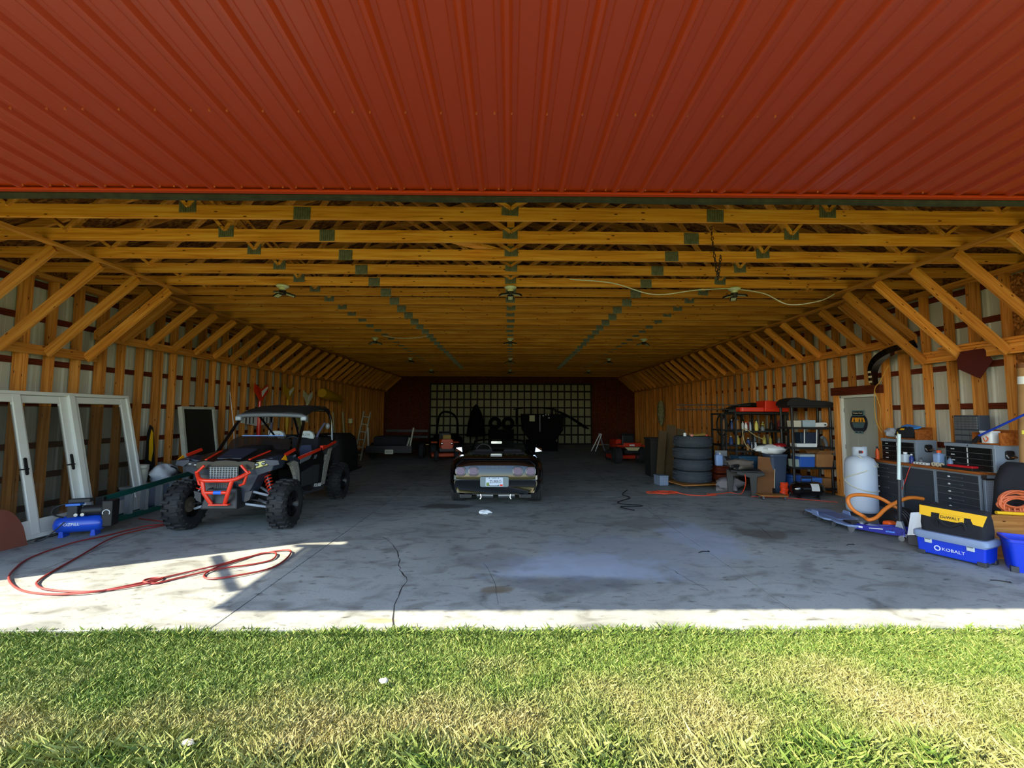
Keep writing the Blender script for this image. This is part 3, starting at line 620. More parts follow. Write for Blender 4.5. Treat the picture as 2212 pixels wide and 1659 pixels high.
# ================================================================ UTILITY VEHICLE
ut = thing('utility_vehicle', 'black side-by-side off-road vehicle with red tube bumper and knobbly tyres', 'off-road vehicle', (-4.08, 7.76, 0), R(2.4))
mud = mat('muddy_panel', (150, 148, 142), .8, var=.9, scale=26, dark=.35, det=6); bod = mat('body_grey', (34, 44, 62), .45, var=.4, scale=5, dark=.7); blkp = mat('body_black', (15, 16, 19), .38)
redu = mat('utv_red', (232, 52, 26), .35, coat=.4); tyre_m = mat('tyre_rubber', (22, 24, 28), .7, var=.5, scale=12, dark=1.6)
tb = B(); TR = .352
tb.lathe([(.185, -.10), (.24, -.125), (.30, -.130), (.325, -.115), (.335, -.06), (.338, 0), (.335, .06), (.325, .115), (.30, .130), (.24, .125), (.185, .10), (.18, 0)], 40, MX((0, 0, 0), (0, R(90), 0)), True)
tyre_me = tb.mesh('tyre', 50)
lugb = B()
for i in range(20):
    a = 2*PI*i/20
    for s in (-1, 1):
        Mx = Euler((a+(.16 if s > 0 else 0), 0, 0)).to_matrix().to_4x4()
        lugb.add([tuple(Mx @ Vector(p)) for p in [(s*.012, -.016, .33), (s*.115, -.030, .322), (s*.125, .018, .322), (s*.018, .024, .33), (s*.014, -.012, .362), (s*.110, -.022, .352), (s*.118, .014, .352), (s*.02, .018, .362)]], [(3,2,1,0),(4,5,6,7),(0,1,5,4),(1,2,6,5),(2,3,7,6),(3,0,4,7)])
        Mx = Euler((a+PI/20+(.16 if s > 0 else 0), 0, 0)).to_matrix().to_4x4()
        lugb.add([tuple(Mx @ Vector(p)) for p in [(s*.10, -.022, .325), (s*.134, -.018, .285), (s*.134, .018, .285), (s*.10, .022, .325), (s*.095, -.016, .354), (s*.145, -.013, .29), (s*.145, .013, .29), (s*.095, .016, .354)]], [(3,2,1,0),(4,5,6,7),(0,1,5,4),(1,2,6,5),(2,3,7,6),(3,0,4,7)])
lug_me = lugb.mesh('tread_lugs')
rm = B(); rm.lathe([(.19, -.10), (.195, -.10), (.19, -.06), (.17, -.05), (.165, .06), (.19, .095), (.198, .10), (.19, .105), (.16, .07), (.155, -.06)], 28, MX((0, 0, 0), (0, R(90), 0)), True)
rim_me = rm.mesh('rim', 40); sp_b = B(); sp_b.cyl((.02, 0, 0), (.065, 0, 0), .045, n=12)
for i in range(7):
    a = 2*PI*i/7
    for d in (-.13, .13):
        sp_b.bar((.05, .04*math.cos(a+d), .04*math.sin(a+d)), (.075, .165*math.cos(a+d*.8), .165*math.sin(a+d*.8)), .02, .018, (1, 0, 0))
spoke_me = sp_b.mesh('spokes')
rim_m = mat('rim_black', (20, 21, 24), .35, metal=.3); rim_i = mat('rim_dusty', (92, 84, 72), .7)
for sx_1, y in ((1, -1.12), (-1, -1.12), (1, 1.13), (-1, 1.13)):
    w_ = link('wheel', tyre_me, tyre_m, ut, (sx_1*.71, y, TR), (R(random.uniform(0, 40)), 0, 0 if sx_1 > 0 else PI))
    stuff(link('tread_lugs', lug_me, tyre_m, w_)); link('rim', rim_me, rim_m, w_); link('wheel_spider', spoke_me, rim_m, w_)
    hb = B(); hb.cyl((-.06, 0, 0), (.03, 0, 0), .11, n=18); hb.cyl((-.10, 0, 0), (-.06, 0, 0), .05, n=12); hb.o('brake_hub', rim_i, w_, True)
# chassis
b = B(); b.box((0, .15, .40), (.95, 2.2, .16)); b.box((0, -1.2, .50), (.5, .7, .28), top=.8); b.box((0, 1.1, .65), (.9, .9, .4)); b.o('chassis', BLK, ut, bevel=.02)
for s in (-1, 1):
    for z0, z1, nm in ((.60, .46, 'upper_arm'), (.40, .30, 'lower_arm')):
        b = B(); b.tube([(s*.20, -1.34, z0), (s*.56, -1.16, z1)], .018, 8); b.tube([(s*.20, -.95, z0), (s*.56, -1.12, z1)], .018, 8); b.o(nm, mat('arm_white', (196, 206, 220), .35, metal=.3), ut, True)
    b = B(); b.tube([(s*.18, -1.2, .44), (s*.6, -1.14, .36)], .012, 6); b.o('tie_rod', STEEL, ut)
    b = B(); b.tube([(s*.62, .2, .36), (s*.60, 1.05, .34)], .025, 8); b.o('trailing_arm', BLK, ut)
    b = B(); top_, bot_ = Vector((s*.37, -1.08, .86)), Vector((s*.55, -1.17, .48)); b.cyl(top_, bot_, .022, n=10); b.cyl(top_+Vector((s*-.02, .02, .06)), top_, .04, n=10); sh_ = b.o('shock', STEEL, ut, True)
    ax, ay, az = basis(bot_-top_); pts = [top_+(bot_-top_)*(t*.93+.03)+(ax*math.cos(t*2*PI*8)+ay*math.sin(t*2*PI*8))*.048 for t in np.linspace(0, 1, 110)]
    B().tube(pts, .0095, 6).o('coil_spring', redu, sh_, True)
# front fascia, grille, hood
def mir(p): return p + [(-x, y) for x, y in reversed(p)]
fas = mir([(0, 1.0), (.34, 1.0), (.62, 1.05), (.66, .97), (.62, .86), (.44, .80), (.36, .62), (.27, .44)])
b = B(); rings = []
for y, sc, dz in ((-1.44, .96, 0), (-1.36, 1.0, .01), (-1.18, 1.02, .02)): rings.append([(x*sc, y+abs(x)*.16, (z-.7)*(1.0)+.7+dz) for x, z in fas])
b.loft(rings).o('front_fascia', bod, ut, bevel=.008)
gl = B()
for i in range(10): gl.box((-.175+.039*i, -1.462, .845), (.007, .012, .17))
for i in range(7): gl.box((0, -1.464, .77+.025*i), (.38, .010, .006))
gl.o('grille', LG, ut); B().box((0, -1.452, .845), (.40, .015, .19)).o('radiator_opening', BLK, ut)
gl = B()
for i in range(8): gl.box((-.10+.029*i, -1.462, .665), (.005, .012, .07))
for i in range(4): gl.box((0, -1.464, .64+.02*i), (.24, .01, .004))
gl.o('lower_grille', MG, ut); B().box((0, -1.452, .665), (.26, .015, .09)).o('lower_opening', BLK, ut)
B().prism([(-.19, .58), (.19, .58), (.14, .43), (-.14, .43)], .04, MX((0, -1.455, 0), RX90)).o('skid_plate', MG, ut, bevel=.005)
for s in (-1, 1):
    B().prism([(s*.30, .575), (s*.40, .60), (s*.36, .47), (s*.29, .44)], .03, MX((0, -1.44, 0), (R(90), 0, 0))).o('tow_panel', DKG, ut)
b = B(); rings = []
for y, hw, z, zc in ((-1.43, .40, 1.0, 1.01), (-1.2, .50, 1.045, 1.07), (-.95, .57, 1.075, 1.115), (-.68, .62, 1.09, 1.16), (-.50, .60, 1.10, 1.17)):
    top_ = [(-hw, y, z-.10), (-hw, y, z-.01), (-hw*.72, y, z+.012), (-hw*.42, y, z), (-hw*.34, y, zc), (0, y, zc+.012), (hw*.34, y, zc), (hw*.42, y, z), (hw*.72, y, z+.012), (hw, y, z-.01), (hw, y, z-.10)]
    rings.append(top_)
b.loft(rings).o('hood', blkp, ut, bevel=.006)
b = B(); b.prism([(-.17, -1.40), (.17, -1.40), (.20, -1.0), (.12, -.98), (-.12, -.98), (-.20, -1.0)], .02, MX((0, 0, 1.405), (R(15.3), 0, 0))).o('hood_scoop', bod, ut, bevel=.008)
for s in (-1, 1):
    b = B(); b.bar((s*.30, -1.38, 1.025), (s*.36, -.92, 1.112), .028, .014).o('hood_stripe', redu, ut)
    B().prism([(s*.30, .965), (s*.58, 1.02), (s*.59, .955), (s*.36, .89)], .03, MX((0, -1.46, 0), (R(90), 0, R(9*s)))).o('headlight', mat('headlight_lens', (206, 202, 132) if s > 0 else (90, 96, 104), .08, coat=.8) if s > 0 else mat('headlight_dark', (58, 62, 68), .1, coat=.8), ut, bevel=.006)
    for k in range(2): B().sph((s*(.42+.085*k), -1.41+.015*k, .955+.012*k), (.032, .02, .026)).o('lamp_projector', STEEL, ut, True)
    # fender over the front wheel
    b = B(); rings = []
    for y, zt in ((-1.40, 1.03), (-1.2, 1.06), (-.95, 1.06), (-.72, .99)): rings.append([(s*.52, y, zt), (s*.70, y+.02, zt-.015), (s*.72, y+.02, zt-.08), (s*.60, y, zt-.10), (s*.52, y, zt-.05)])
    b.loft(rings).o('front_fender', bod, ut, bevel=.006)
    B().prism([(-1.33, 1.02), (-1.22, 1.075), (-1.15, .985)], .01, MX((s*.725, 0, 0), (R(90), 0, R(90)))).o('reflector', mat('amber', (250, 170, 20), .3), ut)
    B().prism([(-1.2, 1.09), (-.86, 1.15), (-.82, 1.11), (-1.15, 1.05)], .012, MX((s*.70, 0, 0), (R(90), 0, R(90)))).o('fender_stripe', redu, ut)
    # side panels
    sx1 = s*.66
    def side(nm, poly, m_, off=0, d=.05): return B().prism(poly, d, MX((sx1+s*off, 0, 0), (R(90), 0, R(90)))).o(nm, m_, ut, bevel=.006)
    side('fender_panel', [(-1.02, .93), (-.74, .98), (-.66, .80), (-.60, .50), (-.70, .50), (-.80, .72), (-.92, .88)], mud, .015)
    dr = side('door', [(-.60, .46), (-.66, .80), (-.73, .96), (-.1, 1.02), (.30, 1.04), (.42, .80), (.30, .42), (-.2, .37)], blkp)
    side('door_inset', [(-.52, .50), (-.55, .74), (-.10, .80), (.18, .78), (.14, .48)], mat('door_scuffed', (34, 38, 42), .7, var=.7, scale=18, dark=1.9), .012)
    side('door_graphic', [(-.62, .88), (-.60, .95), (-.15, 1.0), (-.25, .92)], MG, .008)
    side('rear_panel', [(.30, .40), (.40, .74), (.60, 1.02), (.78, 1.04), (.62, .74), (.46, .40)], mud, .01)
    side('rear_quarter', [(.46, .99), (1.16, 1.14), (1.12, 1.06), (.78, .98), (.62, .84)], mat('quarter_speckled', (44, 44, 46), .7, var=.9, scale=30, dark=2.6), .0)
    side('rocker', [(-.62, .36), (-.60, .42), (.44, .38), (.42, .31)], DKG, .0)
    b = B(); b.bar((sx1+s*.035, -.70, .975), (sx1+s*.035, .20, 1.055), .016, .05).o('door_stripe', redu, ut); B().bar((sx1+s*.035, .30, 1.05), (sx1+s*.03, .98, 1.135), .016, .045).o('rear_stripe', redu, ut); B().box((sx1+s*.02, .36, 1.085), (.06, .18, .05)).o('rear_trim', redu, ut, bevel=.015)
    rz_ = R(90) if s > 0 else R(-90)
    text('side_lettering', 'POLARIS', .085, WHP, ut, (sx1+s*.04, .10, .43), (R(90), R(5), rz_), .002, shear=.25)
    text('model_number', '1000', .055, MG, ut, (s*.727, -.92, 1.03), (R(90), R(-8), rz_), .001); text('model_lettering', 'XP', .10, LG, ut, (sx1+s*.03, -.02, .93), (R(90), 0, rz_), .001, shear=.4)
# bumper
rb_ = B(); rb_.tube(smooth_path([(-.36, -1.47, .86), (-.22, -1.60, .775), (0, -1.62, .765), (.22, -1.60, .775), (.36, -1.47, .86)], 5), .027, 12); rb_.o('bumper_tube', redu, ut, True)
B().tube([(-.17, -1.61, .60), (.17, -1.61, .60)], .024, 12).o('bumper_tube', redu, ut, True)
for s in (-1, 1):
    B().tube([(s*.20, -1.60, .775), (s*.16, -1.62, .60), (s*.09, -1.56, .44)], .027, 12).o('bumper_tube', redu, ut, True)
    B().tube([(s*.25, -1.49, .955), (s*.345, -1.50, .855), (s*.30, -1.50, .70), (s*.24, -1.49, .68)], .019, 10).o('grille_guard', redu, ut, True)
B().box((.02, -1.55, .43), (.26, .10, .022)).o('bumper_foot', redu, ut, bevel=.005); b = B(); b.cyl((-.03, -1.61, .60), (.07, -1.61, .60), .0265, n=12); b.o('blue_tape', mat('tape_blue', (40, 110, 230), .5), ut, True)
# windshield, cage, roof
ws = [(-.50, .0), (.50, .0), (.47, .19), (.36, .26), (-.36, .26), (-.47, .19)]
B().prism(ws, .008, MX((0, -.58, 1.09), (R(58), 0, 0))).o('windshield', SMOKE, ut); B().box((0, -.43, 1.315), (.66, .012, .02), (R(-30), 0, 0)).o('windshield_sheen', mat('shield_sheen', (130, 170, 240), .15, coat=.6), ut)  # pale blue strip is a reflection painted along the windshield top
cg = lambda pts, r=.026: B().tube(pts, r, 10).o('cage_tube', GLOSSB, ut, True)
for s in (-1, 1):
    cg([(s*.62, -.62, 1.04), (s*.55, -.22, 1.50), (s*.50, -.10, 1.66)]); cg(smooth_path([(s*.50, -.10, 1.66), (s*.50, .40, 1.77), (s*.52, .85, 1.76), (s*.58, 1.0, 1.55), (s*.62, .98, 1.10)], 5)); cg([(s*.62, .95, 1.15), (s*.45, 1.3, .95)], .02)
    cg([(s*.30, -.05, 1.68), (s*.20, .5, 1.20)], .018)
cg([(-.52, .86, 1.75), (.52, .86, 1.75)]); cg([(-.60, .97, 1.25), (.60, .97, 1.25)])
b = B(); rings = []
for y, z in ((-.16, 1.67), (.1, 1.74), (.5, 1.80), (.9, 1.80), (1.02, 1.74)): rings.append([(-.56, y, z-.03), (-.50, y, z+.02), (-.2, y, z+.035-.01*math.sin(y*9)), (.1, y, z+.03), (.30, y, z+.04), (.50, y, z+.02), (.56, y, z-.03), (.3, y, z-.01), (-.3, y, z-.01)])
b.loft(rings).o('soft_roof', mat('roof_fabric', (20, 21, 26), .75, var=.3, scale=7, bump=.3), ut, 70)
B().tube(smooth_path([(-.56, -.14, 1.58), (-.52, -.17, 1.64), (0, -.20, 1.66), (.50, -.17, 1.64), (.56, -.14, 1.58)], 4), .035, 10).o('roof_front_bar', MG, ut, True)
for s in (-1, 1): B().box((s*.54, -.16, 1.60), (.10, .10, .08)).o('roof_clamp', LG, ut, bevel=.02)
# seats, wheel, mirror, antenna
for s in (-1, 1):
    st = B(); X = s*.27
    st.loft([[(X-w, y, z) for w, y, z in ((.22, .50, zz_), )] + [(X+.22, .50+dy, zz_), (X+.22, .62+dy, zz_), (X-.22, .62+dy, zz_)] for zz_, dy in ((.62, 0), (.9, .05), (1.10, .10), (1.24, .13))]); st = st.o('seat_back', FAB, ut, bevel=.03)
    B().loft([[(X-w, .47+dy, z), (X+w, .47+dy, z), (X+w*.9, .54+dy, z), (X-w*.9, .54+dy, z)] for z, w, dy in ((.78, .13, 0), (.98, .15, .035), (1.10, .12, .065))]).o('seat_panel', mat('seat_blue_grey', (70, 76, 104), .8), st, bevel=.02)
    B().loft([[(X-w, .58, z), (X+w, .58, z), (X+w*.9, .70, z), (X-w*.9, .70, z)] for z, w in ((1.21, .15), (1.27, .145), (1.33, .11), (1.36, .06))]).o('headrest', mat('headrest_pale', (206, 212, 210), .5), st, bevel=.02)
    text('headrest_lettering', 'RZR', .06, MG, st, (X, .578, 1.285), (R(90), 0, 0), .001, 1.4, .2)
    B().box((X, .28, .62), (.46, .5, .16)).o('seat_base', FAB, ut, bevel=.04)
    B().tube([(s*.50, .88, 1.50), (s*.44, .72, 1.30), (s*.40, .62, 1.0)], .022, 6).o('seat_belt', mat('belt', (88, 90, 120), .7), ut)
B().tube([(.27+.16*math.cos(a), -.02+.06*math.sin(a), 1.13+.15*math.sin(a)) for a in np.linspace(0, 2*PI, 24, endpoint=False)], .014, 8, True).o('steering_wheel', BLK, ut, True); B().box((0, -.40, .98), (1.1, .25, .22)).o('dashboard', BLK, ut, bevel=.04)
B().sph((.54, .93, 1.44), (.045, .05, .06)).o('whip_light', LG, ut, True); B().tube([(-.57, -.20, 1.05), (-.60, -.22, 1.5), (-.66, -.26, 2.05)], [.006, .005, .003], 6).o('antenna', LG, ut)
b = B(); b.box((0, 1.15, .98), (1.0, .55, .10)); b.o('cargo_bed', BLK, ut, bevel=.02)
# ================================================================ BLACK CONVERTIBLE CAR (local y runs forward, rear bumper at y=0)
car = thing('sports_car', 'glossy black open-top sports car parked with its tail towards the entrance', 'car', (-.25, 7.86, 0), 0)
paint = mat('car_black', (4, 5, 8), .07, coat=.25, spec=.5)
HALF = [(.40, .27), (.64, .28), (.745, .40), (.775, .54), (.77, .68), (.735, .79), (.645, .868), (.45, .898), (.2, .905)]
def ring(y, sx_c, zt, zb=.0, tilt=0):
    pts = [(x*sx_c, z if z < .5 else .5+(z-.5)*(zt-.5)/.405) for x, z in HALF]
    pts = [(x, z+zb*(.55-z) if z < .5 else z) for x, z in pts]
    full = pts + [(-x, z) for x, z in reversed(pts)]
    return [(x, y+tilt*max(0, z-.5), z) for x, z in full]
b = B()
b.loft([ring(.025, .90, .88, 0, .17), ring(.005, .95, .895, 0, .17), ring(.03, .99, .905, 0, .15), ring(.12, 1.04, .915, 0, .10), ring(.35, 1.10, .92), ring(.9, 1.15, .915), ring(1.5, 1.12, .87), ring(2.4, 1.11, .84), ring(3.2, 1.13, .80), ring(4.1, 1.02, .66), ring(4.45, .8, .56)]).o('body', paint, car, 50)
b = B(); b.grid(lambda u, v: ((-.70+1.4*u)*(1-.10*max(0, v-.6)/.4), -.006+.082*v*v+.03*abs(2*u-1)**6, .52+.38*v), 20, 10); b.o('rear_fascia', paint, car, True)
b = B(); b.loft([[(x*s_, y, z) for x, z in [(.55, .29), (.70, .31), (.735, .38), (.74, .49), (.72, .525), (-.72, .525), (-.74, .49), (-.735, .38), (-.70, .31), (-.55, .29)]] for y, s_ in ((-.03, .90), (-.055, .95), (-.05, .99), (.0, 1.04), (.10, 1.09), (.5, 1.18))]).o('rear_bumper', paint, car, 50)
B().box((0, .06, .905), (1.20, .10, .018), (R(4), 0, 0)).o('spoiler_lip', paint, car, bevel=.008)
tl = mat('tail_lens', (84, 8, 8), .10, coat=.5, spec=.5)
for x in (-.62, -.39, .39, .62):
    f = B().prism(rrect(.185, .165, .06), .03, MX((x, .008, .672), (R(81), 0, 0))).o('tail_light', mat('lamp_bezel', (10, 10, 12), .2, coat=.8), car, bevel=.008)
    B().prism(rrect(.155, .135, .05), .02, MX((x, -.006, .675), (R(78), 0, 0))).o('lens', tl, f, bevel=.008)
rc = B().prism(rrect(.50, .18, .03), .03, MX((-.02, -.06, .50), RX90)).o('plate_recess', mat('recess', (120, 136, 146), .35, metal=.3), car, bevel=.006)
lp = B().prism(rrect(.305, .155, .015), .006, MX((-.02, -.082, .50), RX90)).o('license_plate', mat('plate_blue_white', (206, 218, 238), .4, var=.5, scale=5, dark=.88), car)
text('plate_number', 'ZURRO', .075, BLK, lp, (.0, -.0865, .505), RX90, .001, .82); text('plate_state', 'IDAHO', .026, mat('plate_navy', (40, 60, 90), .5), lp, (-.02, -.0865, .565), RX90, .001)
for x in (-.09, .05):
    for z in (.445, .565): B().cyl((x-.02+.02*(x > 0), -.09, z), (x-.02+.02*(x > 0), -.082, z), .008, n=8).o('plate_bolt', BLK, lp)
B().box((.10, -.0865, .445), (.05, .001, .03)).o('red_sticker', REDP, lp); B().box((-.135, -.0865, .46), (.05, .001, .06)).o('green_emblem', mat('plate_green', (120, 140, 70), .6), lp); B().box((-.02, -.0865, .435), (.17, .001, .014)).o('plate_strip', MG, lp)
text('rear_lettering', 'CORVETTE', .04, mat('emboss', (22, 24, 30), .2, coat=.6), car, (0, .008, .745), (R(81), 0, 0), .003, 1.8)
B().box((0, .30, .935), (.21, .05, .022)).o('brake_light_bar', mat('brake_bar', (220, 222, 226), .2, coat=.5), car, bevel=.005)
for s in (-1, 1):
    t_ = B(); t_.lathe([(.21, -.12), (.28, -.13), (.318, -.125), (.325, -.11), (.325, -.075), (.318, -.072), (.318, -.062), (.325, -.06), (.325, -.03), (.318, -.027), (.318, -.015), (.325, -.012), (.325, .03), (.318, .033), (.318, .045), (.325, .047), (.325, .085), (.318, .087), (.318, .097), (.325, .1), (.318, .125), (.28, .13), (.21, .12)], 40, MX((0, 0, 0), (0, R(90), 0)), True)
    tm_ = t_.mesh('wheel', 40)
    for y in (.90, 3.35):
        w_ = link('wheel', tm_, mat('car_tyre', (46, 48, 52), .75), car, (s*.735, y, .325)); b = B(); b.cyl((-.05, 0, 0), (.09, 0, 0), .205, n=24); b.o('alloy_rim', STEEL, w_, True)
        wa = B(); wa.tube([(s*.83, y+.38*math.cos(a), .33+.38*math.sin(a)) for a in np.linspace(.1, PI-.1, 16)], .05, 6); wa.o('wheel_arch', paint, car, True)
    b = B(); fx = s*.52
    b.prism(rrect(.21, .06, .015), .10, MX((fx, -.02, .255), RX90)); b.o('exhaust_tip', mat('tip_dark', (90, 92, 96), .25, metal=.9), car, bevel=.004); B().prism(rrect(.185, .04, .01), .02, MX((fx, -.07, .255), RX90)).o('exhaust_bore', BLK, car)
    b = B(); b.cyl((s*.05, .12, .235), (s*.34, .10, .245), .05, n=12); b.o('muffler', STEEL, car, True); b = B(); b.tube([(s*.26, -.02, .28), (s*.25, -.03, .23), (s*.27, -.03, .20)], .010, 6); b.o('exhaust_hanger', CHR, car)
    # mirrors
    b = B(); b.loft([[(s*.80, 2.05, .83), (s*.98, 2.08, .85), (s*.97, 2.1, .93), (s*.82, 2.07, .95)], [(s*.82, 2.2, .85), (s*.93, 2.2, .86), (s*.92, 2.2, .91), (s*.83, 2.2, .93)]]); b.o('side_mirror', paint, car, bevel=.01); B().add([(s*.815, 2.045, .842), (s*.968, 2.072, .856), (s*.958, 2.092, .924), (s*.83, 2.062, .942)], [(0, 1, 2, 3) if s < 0 else (3, 2, 1, 0)]).o('mirror_glass', CHR, car, solid=.004)
    B().tube([(s*.66, 2.75, .84), (s*.56, 2.45, 1.06)], .025, 8).o('windshield_pillar', paint, car)
    B().loft([[(s*.30-.2, y, z), (s*.30+.2, y, z), (s*.30+.17, y+.12, z), (s*.30-.17, y+.12, z)] for y, z in ((1.5, .5), (1.42, .8), (1.38, .95))]).o('car_seat', FAB, car, bevel=.04)
B().tube(smooth_path([(-.56, 2.45, 1.06), (-.3, 2.40, 1.095), (.3, 2.40, 1.095), (.56, 2.45, 1.06)], 4), .022, 8).o('windshield_header', paint, car)
B().add([(-.64, 2.74, .85), (.64, 2.74, .85), (.54, 2.44, 1.06), (-.54, 2.44, 1.06)], [(0, 1, 2, 3)]).o('windshield', GLASS, car)
B().prism(rrect(.25, .065, .02), .02, MX((-.06, 2.36, 1.03), RX90)).o('rear_view_mirror', CHR, car, bevel=.004)
B().tube([(-.33+.17*math.cos(a), 1.95+.05*math.sin(a), .86+.16*math.sin(a)) for a in np.linspace(0, 2*PI, 24, endpoint=False)], .014, 8, True).o('steering_wheel', BLK, car, True)
B().box((0, 1.75, .80), (1.15, 1.15, .02)).o('cockpit_opening', mat('cockpit', (12, 12, 13), .8), car)
B().box((0, 1.05, .895), (1.1, .35, .05)).o('tonneau', FAB, car, bevel=.02)
pt_ = thing('paper_scrap', 'crumpled white paper scrap on the floor behind the car', 'paper', (-.42, 7.58, 0)); lump(0, 0, .03, .09, .06, .035, 9, .35, 14, 8, .8).o('paper', WHP, pt_)
# left-right debris
for i, (x, y, l, a) in enumerate(((2.3, 5.45, .16, .3), (4.9, 4.55, .15, -.5), (4.35, 5.75, .12, .2))):
    k = B(); k.tube(smooth_path([(0, 0, .006), (l*.5, .02, .008), (l, .0, .006), (l, .03, .006)], 3), .005, 5); tag(k.o('bent_wire', BLK, None, False, 0, (x, y, 0), (0, 0, a)), ['short bent black wire on the floor right of centre', 'short bent black wire on the floor by the blue bin', 'short bent black wire on the floor by the blue jack'][i], 'wire', 'bits of wire on the floor')
# ================================================================ RIGHT SIDE
def caster(parent, x, y, z, r=.035, name='caster'):
    b = B(); b.cyl((x-.012, y, r), (x+.012, y, r), r, n=14); b.box((x, y, r+.02), (.035, .03, .05)); b.cyl((x, y, r+.03), (x, y, z), .012, n=8); return b.o(name, STEEL, parent, True)
# tyre stack on a dolly
dl = thing('tyre_dolly', 'plywood dolly on casters under the tyre stack', 'dolly', (4.30, 10.45, 0), R(12)); B().box((0, 0, .105), (1.08, .98, .02)).o('board', PLY, dl)
for x in (-.4, .4):
    for y in (-.36, .36): caster(dl, x, y, .1)
tyb = B(); tyb.lathe([(.215, 0), (.30, -.008), (.39, .005), (.415, .035), (.425, .07), (.418, .075), (.418, .09), (.428, .095), (.428, .16), (.418, .165), (.418, .18), (.425, .185), (.415, .222), (.39, .25), (.30, .262), (.215, .252)], 48, None, True)
for i in range(56):
    a = 2*PI*i/56
    for z, d in ((.055, .05), (.128, -.04), (.20, .05)): tyb.box((.426*math.cos(a+d), .426*math.sin(a+d), z), (.012, .02, .035), (0, 0, a))
tym = tyb.mesh('stacked_tyre', 40)
for i, w in enumerate(('bottom', 'second from the bottom', 'third from the bottom', 'top')):
    tag(link('stacked_tyre', tym, mat('stack_rubber', (54, 62, 72), .75, var=.5, scale=10, dark=.6), None, (4.30+.015*(i % 2), 10.45-.01*i,   .124+.268*i), (0, 0, i*1.1)), 'worn black car tyre, %s of the stack on the dolly' % w, 'tyre', 'tyre stack')
ZT_ = .124+.268*4-.01
pp = thing('paper_sheet', 'folded yellow paper lying on top of the tyre stack', 'paper', (4.32, 10.15, ZT_), R(-20)); B().grid(lambda u, v: (-.18+.36*u, -.14+.28*v, .012+.05*abs(u-.4)+.03*v), 6, 4).o('sheet', mat('manila', (224, 196, 96), .8), pp, solid=.004)
for i, (x, y, c, h, nm) in enumerate(((4.05, 10.2, WHP, .09, 'small white bottle on the left of the tyre stack'), (4.58, 10.25, REDP, .05, 'small red can on the right of the tyre stack'), (4.18, 10.12, mat('pink', (230, 130, 140), .5), .06, 'small pink tub on the tyre stack beside the yellow paper'))):
    t = thing('small_container', nm, 'container', (x, y, ZT_), 0, 'small containers on the tyre stack'); b = B(); b.lathe([(.035, 0), (.035, h*.7), (.02, h*.85)], 12); b.o('body', c, t, True); b = B(); b.cyl((0, 0, h*.85), (0, 0, h), .018, n=10); b.o('cap', BLK, t)
gb = thing('metal_box', 'small pale blue metal box on the floor left of the tyre stack', 'box', (3.62, 10.62, 0), R(10)); B().box((0, 0, .11), (.22, .3, .20)).o('body', mat('steel_blue', (120, 136, 160), .5), gb, bevel=.01); B().box((0, 0, .225), (.23, .31, .03)).o('lid', 'steel_blue', gb, bevel=.006)
# cords
def coil(n, cx, cy_, rx_, ry_, seed, k=14, z=.01):
    rs = np.random.default_rng(seed); pts = []
    for i in range(n*k):
        a = 2*PI*i/k; pts.append((cx+rx_*(1+.35*math.sin(a*.31+seed))*math.cos(a)+rs.normal(0, .012), cy_+ry_*(1+.3*math.cos(a*.27))*math.sin(a)+rs.normal(0, .01), z+.004*(i % 5)+.012*i/(n*k)))
    return pts
ocm = mat('cord_orange', (214, 74, 40), .55)
c1 = B(); c1.tube(smooth_path(coil(5, 3.28, 9.5, .26, .13, 3)+[(3.7, 9.3, .012), (4.0, 9.18, .012), (4.3, 9.25, .012), (4.15, 9.36, .012), (4.5, 9.42, .012), (4.75, 9.55, .012), (4.9, 9.4, .012), (4.9, 9.2, .25), (4.86, 9.14, .45)], 4), .009, 6); tag(c1.o('extension_cord', ocm, None, True), 'orange extension cord piled on the floor in front of the tyre stack', 'cord')
c2 = B(); c2.tube(smooth_path([(2.6, 9.85, .012), (2.35, 9.3, .012), (2.42, 8.95, .012), (2.12, 8.6, .012), (2.07, 8.36, .012), (2.42, 8.22, .012), (2.36, 8.12, .012), (2.05, 8.12, .012), (2.02, 8.0, .012), (2.18, 7.8, .012)], 5), .009, 6); tag(c2.o('cable', BLK, None, True), 'thin black cable lying in a zigzag on the floor right of the car', 'cable')
c3 = B(); c3.tube(smooth_path([(4.95, 9.1, .012), (5.5, 9.0, .012), (5.95, 8.72, .012), (6.3, 8.5, .012)], 5), .008, 6); tag(c3.o('extension_cord', mat('cord_red', (196, 74, 58), .6), None, True), 'thin red cord running along the floor towards the propane tank', 'cord')
# black work stand with cloths, tools
wk = thing('work_stand', 'black plastic work stand with splayed legs right of the tyre stack', 'stand', (4.92, 9.28, 0), R(-20))
B().prism([(-.26, .50), (.26, .50), (.26, .44), (.12, .40), (.10, 0), (.0, 0), (-.02, .38), (-.14, .42), (-.26, .44)], .05, MX((.1, -.12, 0), RX90)).o('leg_panel', BLK, wk, bevel=.01); B().prism([(-.26, .50), (.26, .50), (.24, .40), (-.12, .36), (-.14, 0), (-.24, 0)], .05, MX((-.06, .22, 0), RX90)).o('leg_panel', BLK, wk, bevel=.01); B().box((.02, .05, .515), (.6, .5, .03)).o('top', BLK, wk, bevel=.01)
cl = thing('grey_cloth', 'crumpled grey cloth heaped on the black work stand', 'cloth', (4.92, 9.42, .53)); lump(0, 0, .10, .26, .2, .11, 21, .3, 18, 10, .95).o('cloth', mat('cloth_grey', (104, 96, 90), .9, bump=.3), cl, 50)
